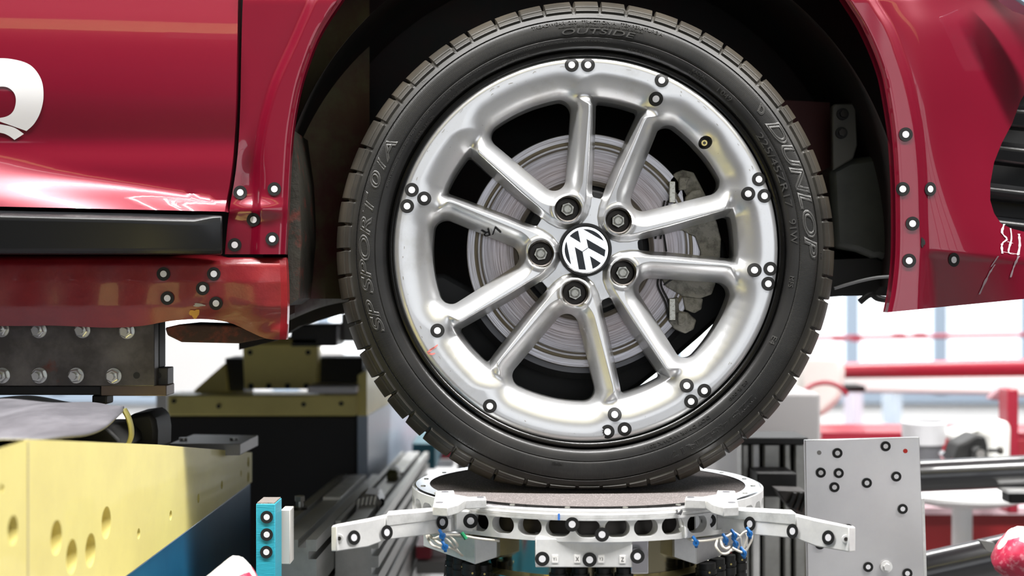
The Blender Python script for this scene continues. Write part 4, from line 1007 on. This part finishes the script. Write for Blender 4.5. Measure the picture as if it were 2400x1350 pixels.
# ------------------------------------------------------------------ machinery under the car, behind
um = empty('support_machine', P(615, 1300, 1.1), 'yellow and black support machine standing behind under the car', 'machine')
Y1 = 1.0
MB().pbox(392, 926, 836, 975, Y1, .10, ylw).build('cross_beam', um, bevel=.004)
MB().pbox(392, 975, 836, 1500, Y1+.02, .08, void).build('dark_void_block', um, bevel=.004)  # black block stands in for the dark void under the cross beam
hp = MB().prism([(568,806),(745,806),(742,912),(572,912)], Y1+.06, .05, ylw).build('mount_plate', um, bevel=.003)
for x, y, r in ((586, 826, 6), (722, 826, 6), (588, 905, 7), (630, 905, 7), (674, 905, 7), (718, 905, 7)):
    p = P(x, y, Y1+.0595); m2 = MB(); m2.cyl(p, p+np.array([0, .0003, 0]), r*2.7/F, void, 14); m2.build('bolt_hole', hp)
for x, y in ((408, 940), (513, 952), (712, 948), (800, 946)):
    p = P(x, y, Y1-.001); m2 = MB(); m2.cyl(p, p+np.array([0, -.004, 0]), 5*2.65/F, void, 12); m2.build('bolt', um)
MB().prism([(446,925),(458,912),(526,852),(534,925)], Y1+.09, .02, ylw).build('gusset', um, bevel=.002)
MB().pbox(528, 840, 572, 926, Y1+.12, .1, void).build('black_block', um); MB().pbox(740, 838, 850, 905, Y1+.12, .1, void).build('black_block', um, bevel=.003)
MB().pbox(680, 760, 790, 812, Y1+.05, .12, mat('oil_steel', (.03, .03, .03), .4, .5)).build('jack_head', um, bevel=.004)
MB().pbox(570, 792, 745, 808, Y1+.05, .12, mat('dark_yellow', (.25, .20, .04), .5)).build('jack_head', um, bevel=.003)
MB().pbox(720, 905, 836, 922, Y1-.02, .1, mat('light_slab', (.55, .54, .55), .45, .3)).build('light_slab', um, bevel=.002)
MB().pbox(800, 735, 850, 800, Y1+.15, .1, slabm).build('grey_column', um)
# lit flank of that machine running back
mb = MB(); a = P(838, 870, 1.0); 
mb.loft([[P(838, 880, 1.02), P(860, 870, 1.02), P(860, 975, 1.02), P(838, 975, 1.02)], [P(930, 800, 2.1), P(980, 800, 2.1), P(980, 905, 2.1), P(930, 905, 2.1)]], ylw)
mb.build('side_beam', um)
MB().loft([[P(838, 975, 1.02), P(862, 975, 1.02), P(862, 1500, 1.02), P(838, 1500, 1.02)], [P(940, 905, 2.1), P(980, 905, 2.1), P(980, 1260, 2.1), P(940, 1260, 2.1)]], mat('pale_blue_panel', (.35, .42, .52), .4)).build('side_panel', um)
MB().pbox(366, 925, 392, 1500, 1.3, .1, white).build('white_column', None, label='slim white column left of the yellow machine', cat='column')
MB().pbox(385, 770, 590, floorpy(3.0), 3.0, .4, white).build('white_wall_panel', None, label='white panel standing in for the bright wall seen under the sill', cat='cabinet')  # added white block in place of the white back wall
wp = MB().pbox(600, 815, 800, 838, 2.6, .1, white); wp.pbox(700, 838, 730, floorpy(2.6), 2.6, .1, white); wp.build('white_pipe', None, bevel=.01, label='white pipe passing behind the yellow mount plate', cat='pipe')
MB().pbox(966, 1040, 1020, 1100, 1.5, .3, mat('petrol_box', (.004, .10, .14), .5)).build('petrol_box', None, label='petrol coloured box left of the tyre foot', cat='box')
rb = MB().pbox(1020, 1035, 1150, 1078, 1.9, .4, bandr).pbox(1070, 1078, 1140, floorpy(1.9), 1.95, .3, slabm).build('red_crate', None, label='red crate with white foot behind the tyre foot', cat='crate')
MB().pbox(1020, 1078, 1062, 1096, 1.88, .4, white).build('crate_foot', rb)
rc = MB().pbox(975, 1280, 1010, 1310, .9, .2, bandr).build('red_box', None, label='small red box under the left measuring arm', cat='box')
MB().pbox(1008, 1270, 1050, 1316, .95, .2, white).build('white_box', None, label='small white box beside the red box', cat='box')
MB().pbox(975, 1316, 1052, 1345, .9, .2, slabm).build('grey_box', None, label='grey box below the small red box', cat='box')
rx = MB().pbox(1700, 1278, 1752, 1312, .7, .18, bandr); rx.pbox(1702, 1312, 1750, floorpy(.7), .7, .18, slabm); rx.build('red_box', None, label='small red box under the right cable bundle', cat='box')

# ================================================================== RIGHT SIDE
mp = empty('target_plate', P(2020, 1500, .12), 'upright aluminium plate dotted with round targets, right of turntable', 'plate')
mb = MB(); fr_ = [(1887, 1032), (2155, 1025), (2172, 1520), (1896, 1520)]
mb.prism(fr_, .12, .010, mat('brushed_plate', (.80, .79, .79), .38, .8, stain=((.70, .69, .70), 6, .35, .65), bump=(90, .04))); pl = mb.build('plate_sheet', mp, bevel=.0008)
MB().prism([(2150, 1168), (2167, 1168), (2178, 1520), (2150, 1520)], .131, .012, alu).build('backing_plate', mp, bevel=.0008)
for x, y in ((1963,1062),(2076,1046),(1924,1108),(1966,1109),(1956,1142),(2032,1132),(2101,1117),(2116,1193),(1988,1240),(1922,1276),(2035,1329),(2127,1344)):
    map_sticker(x, y, lambda q, r: .1194, pl, 11.8)
p = P(1920, 1061, .1196); m2 = MB(); m2.cyl(p, p+np.array([0, -.0003, 0]), .0028, slabm, 14); m2.build('plate_hole', pl)
p = P(2122, 1057, .1196); m2 = MB(); m2.cyl(p, p+np.array([0, -.0003, 0]), .0028, mat('red_dot', (.5, .02, .01), .6), 14); m2.build('plate_hole', pl, label='small red dot')
p = P(2077, 1328, .119); m2 = MB(); m2.cyl(p, p+np.array([0, -.002, 0]), .0075, aluw, 20); m2.cyl(p+np.array([0, -.002, 0]), p+np.array([0, -.006, 0]), .0045, aluw, 6); m2.build('plate_screw', pl)
rk = empty('profile_rack', P(1815, 1500, .55), 'rack of upright aluminium profiles behind the right measuring arm', 'rack')
gap_m = mat('dark_gap', (.08, .075, .05), .7)  # dark olive tone behind the gaps between the uprights
MB().pbox(1735, 1036, 1900, 1520, .60, .03, gap_m).build('back_panel', rk)
for x0, x1 in ((1738, 1756), (1762, 1781), (1789, 1829), (1837, 1854), (1862, 1888)):
    MB().pbox(x0, 1040, x1, 1520, .55, .05, alud if x0 != 1762 else aluw).build('upright_profile', rk, bevel=.003)
MB().pbox(1725, 1026, 1895, 1042, .53, .1, void).build('top_rail', rk, bevel=.002)
MB().pbox(1775, 1110, 1868, 1165, .47, .08, void).build('black_panel', rk, bevel=.002)
cb_ = empty('ribbed_bracket', P(1860, 1210, .4), 'dark ribbed corner bracket left of the target plate', 'bracket')
MB().prism([(1822,1150),(1892,1152),(1892,1210),(1866,1206),(1834,1170)], .40, .05, steel).build('bracket_body', cb_, bevel=.002)
for k in range(3): MB().prism([(1846+14*k,1186+6*k),(1862+14*k,1156),(1868+14*k,1156),(1852+14*k,1190+6*k)], .39, .01, void).build('rib', cb_)
MB().pbox(1735, 922, 1924, floorpy(.9), .9, .5, mat('pale_grey_cabinet', (.52, .50, .50), .5)).build('grey_cabinet', None, bevel=.006, label='pale grey cabinet behind the lower right of the tyre', cat='cabinet')
MB().pbox(1640, 1055, 1738, 1083, 1.4, .4, bandr).build('red_beam', None, label='short red beam right of the tyre foot', cat='beam')
MB().pbox(1640, 1083, 1738, 1120, 1.4, .4, white).build('white_beam', None, label='short white beam under the red beam by the tyre foot', cat='beam')
# big black tubes
def tube_thing(a, b, r, label, ya, yb, m=None, nm='black_tube', cat='tube'):
    q = MB(); q.cyl(P(a[0], a[1], ya), P(b[0], b[1], yb), r, m or mat('glossy_black_tube', (.02, .02, .022), .28, coat=.6), 32); return q.build(nm, None, label=label, cat=cat, smooth=.8)
tube_thing((2120, 1118), (2600, 1095), .027, 'thick glossy black tube crossing right of the target plate', .75, .75)
tube_thing((2120, 1352), (2600, 1245), .030, 'lower thick black tube rising to the right edge', .45, .45)
tube_thing((1980, 868), (2600, 858), .022, 'thick red tube of the frame across the hall background', 2.2, 1.7, bandr, 'red_tube')
tube_thing((1760, 795), (2700, 780), .009, 'thin red pipe along the windows', 4.2, 4.2, bandr, 'red_pipe', 'pipe')
for k, (x, y) in enumerate(((1968, 793), (2008, 793), (2110, 788), (2160, 787))):
    MB().pbox(x-12, y-7, x+12, y+7, 4.15, .05, bandr).build('pipe_bracket', None, label='red bracket on the thin red pipe, %s from the tyre' % ('first', 'second', 'third', 'fourth')[k], cat='bracket')
MB().prism([(1950,880),(2600,868),(2600,940),(2300,925),(1950,920)], 2.3, .5, white).build('white_girder', None, bevel=.01, label='long white girder below the thick red tube', cat='girder')
MB().prism([(1870,828),(1975,828),(1985,870),(1978,935),(1930,980),(1870,980)], 2.0, .4, cream).build('white_machine', None, bevel=.02, label='cream white machine housing right of the tyre', cat='machine')
MB().tube([P(1868, 935, 1.9), P(1900, 905, 1.9), P(1935, 897, 1.9), P(1965, 905, 1.9), P(1985, 925, 1.9)], .006, bandr).build('red_hose', bpy.data.objects['white_machine'], smooth=1.2)
MB().pbox(1978, 905, 2028, 918, 2.2, .1, void).build('black_bar', None, label='short black bar under the white girder', cat='bar')
MB().pbox(2003, 918, 2022, 1015, 4.5, .2, mat('lilac_column', (.55, .50, .58), .6)).build('lilac_column', None, label='slim lilac grey column below the black bar', cat='column')
MB().pbox(2095, 915, 2114, 1000, 4.6, .2, mat('bluish_column', (.45, .52, .60), .6)).build('blue_column', None, label='slim bluish column behind the bin', cat='column')
MB().pbox(1925, 1014, 2700, 1030, 1.6, .2, bandr).build('red_rail', None, label='long red rail above the target plate', cat='rail')
MB().pbox(1918, 1031, 2700, 1500, 1.9, .2, mat('red_frame_dark', (.30, .02, .03), .5)).build('machine_guard', None, label='dark red machine guard behind the target plate', cat='guard')
fp = empty('red_stand', P(2375, 1500, 1.5), 'red stand post with a curved bracket at the right edge', 'stand')
MB().pbox(2362, 912, 2388, 1204, 1.40, .06, bandr).build('post', fp, bevel=.004)
MB().prism([(2318,936),(2335,918),(2360,908),(2372,912),(2366,940),(2330,938)], 1.48, .03, mat('worn_grey_red', (.25, .12, .14), .5)).build('corner_bracket', fp, bevel=.003)
MB().pbox(2355, 1014, 2470, 1026, 1.46, .05, bandr).build('cross_rail', fp, bevel=.002)
bin_ = empty('waste_bin', P(2165, 1080, 1.3), 'black waste bin lined with a grey plastic bag', 'bin')
q = MB(); p = P(2165, 1080, 1.35); s = 3.0/F
q.lathe_z([(0, 0), (38*s, 0), (46*s, 66*s), (43*s, 66*s), (36*s, 4*s), (0, 4*s)], p, mat('bin_grey', (.10, .10, .11), .5), 40); q.build('bin_body', bin_)
q = MB(); q.lathe_z([(47*s, 40*s), (50*s, 60*s), (52*s, 90*s), (48*s, 92*s), (44*s, 60*s)], p, mat('grey_bag', (.55, .55, .57), .5, bump=(20, 1)), 40); q.build('bin_bag', bin_)
cm_ = empty('measuring_camera', P(2280, 1080, 1.2), 'black measuring camera head on a white stand', 'camera')
MB().prism([(2236,1080),(2248,1040),(2262,1035),(2290,1018),(2310,1024),(2316,1045),(2318,1080)], 1.2, .08, void).build('camera_body', cm_, bevel=.006)
q = MB(); p = P(2287, 1060, 1.2); q.cyl(p, p-np.array([0, .03, 0]), .013, void); q.cyl(p-np.array([0, .03, 0]), p-np.array([0, .031, 0]), .009, slabm); q.build('lens', cm_, smooth=.5)
MB().prism([(2206,1066),(2214,1058),(2232,1070),(2226,1080),(2214,1076)], 1.17, .02, chrome).build('chrome_clip', cm_)
MB().prism([(2240,1018),(2300,1000),(2360,985),(2372,1000),(2370,1080),(2320,1080),(2316,1030),(2290,1020),(2240,1040)], 1.3, .1, cream).build('camera_stand', cm_, bevel=.01)
q = MB(); p = P(2340, 1056, 1.2); q.cyl(p-np.array([.02, 0, 0]), p+np.array([.004, 0, 0]), .004, void); q.cyl(p, p+np.array([.008, 0, 0]), .008, darkmet); q.build('adjusting_screw', cm_)
q = MB(); p = P(2255, 1168, 1.2); q.lathe_z([(0, -(p[2]-.014)), (.02, -(p[2]-.014)), (.02, 0), (.08, .002), (.125, .014), (.135, .020), (.135, .027), (0, .030)], p-np.array([0, 0, .012]), white, 60); q.build('white_dish', None, label='shallow white dish below the thick black tube', cat='dish', smooth=1)
q = MB(); q.pbox(2165, 1190, 2600, 1206, 1.5, .3, mat('pink_white_ledge', (.75, .55, .60), .5)); q.build('pale_ledge', None, label='pale pink ledge on top of the red box', cat='ledge')
MB().pbox(2150, 1206, 2600, floorpy(1.52), 1.52, .3, bandd).build('dark_red_box', None, label='dark red box between the two black tubes', cat='box')
MB().pbox(2366, 1157, 2480, 1180, .7, .04, void).build('black_plate', None, bevel=.002, label='small black plate with silver top at right edge', cat='plate')
tb_ = bpy.data.objects['black_plate']; MB().pbox(2362, 1150, 2480, 1157, .69, .05, alu).build('silver_strip', tb_)
MB().prism([(2296,1266),(2330,1272),(2345,1300),(2312,1290)], .3, .01, slabm).build('metal_tip', bpy.data.objects['black_tube.001'])
# taped pads in the foreground
def taped_pad(axis, rr_, label, twist):
    pts = smooth_path([P(*a) for a in axis], 4); n = 28; rings = []
    rad = np.interp(np.linspace(0, 1, len(pts)), [0, .03, .08, .16, .3, 1], [.30, .62, .84, .97, 1, 1])
    for i, p in enumerate(pts):
        d = Vector(pts[min(i+1, len(pts)-1)])-Vector(pts[max(i-1, 0)]); d.normalize(); u = Vector((0, 1, 0)); v = d.cross(u).normalized(); u = v.cross(d)
        rings.append([Vector(p)+(u*math.cos(2*PI*k/n)+v*math.sin(2*PI*k/n))*(rr_*rad[i]*(1+.03*math.sin(k*2.1+i*.7))) for k in range(n)])
    t = MB(); t.loft(rings, tape_w); keep = MB()
    keep.v = t.v; keep.mats = [tape_w, tape_r]
    for f in t.f:
        k = min(i % n for i in f) if len(f) == 4 else -1
        a = ((k+twist) % n)/n
        i_ = min(f)//n; c = np.array(t.v)[list(f)].mean(0); ctr = np.array(pts[min(i_, len(pts)-1)], float); dz = (c[2]-ctr[2]+(c[0]-ctr[0])*twist)/rr_
        keep.f.append(f); keep.mi.append(1 if (len(f) == 4 and dz < (.25 if twist < -1 else .12) and c[1] < ctr[1]+rr_*.7) else 0)
    return keep.build('taped_pad', None, label=label, cat='pad', smooth=1.2)
taped_pad([(590,1340,-.22),(560,1362,-.22),(500,1410,-.22),(400,1490,-.22)], .0245, 'pad wrapped in white and red tape at the lower left', -1.1)
taped_pad([(2350,1272,-.14),(2395,1305,-.14),(2465,1362,-.14),(2560,1430,-.14)], .0285, 'pad wrapped in worn red and grey tape at the right edge', -.4)
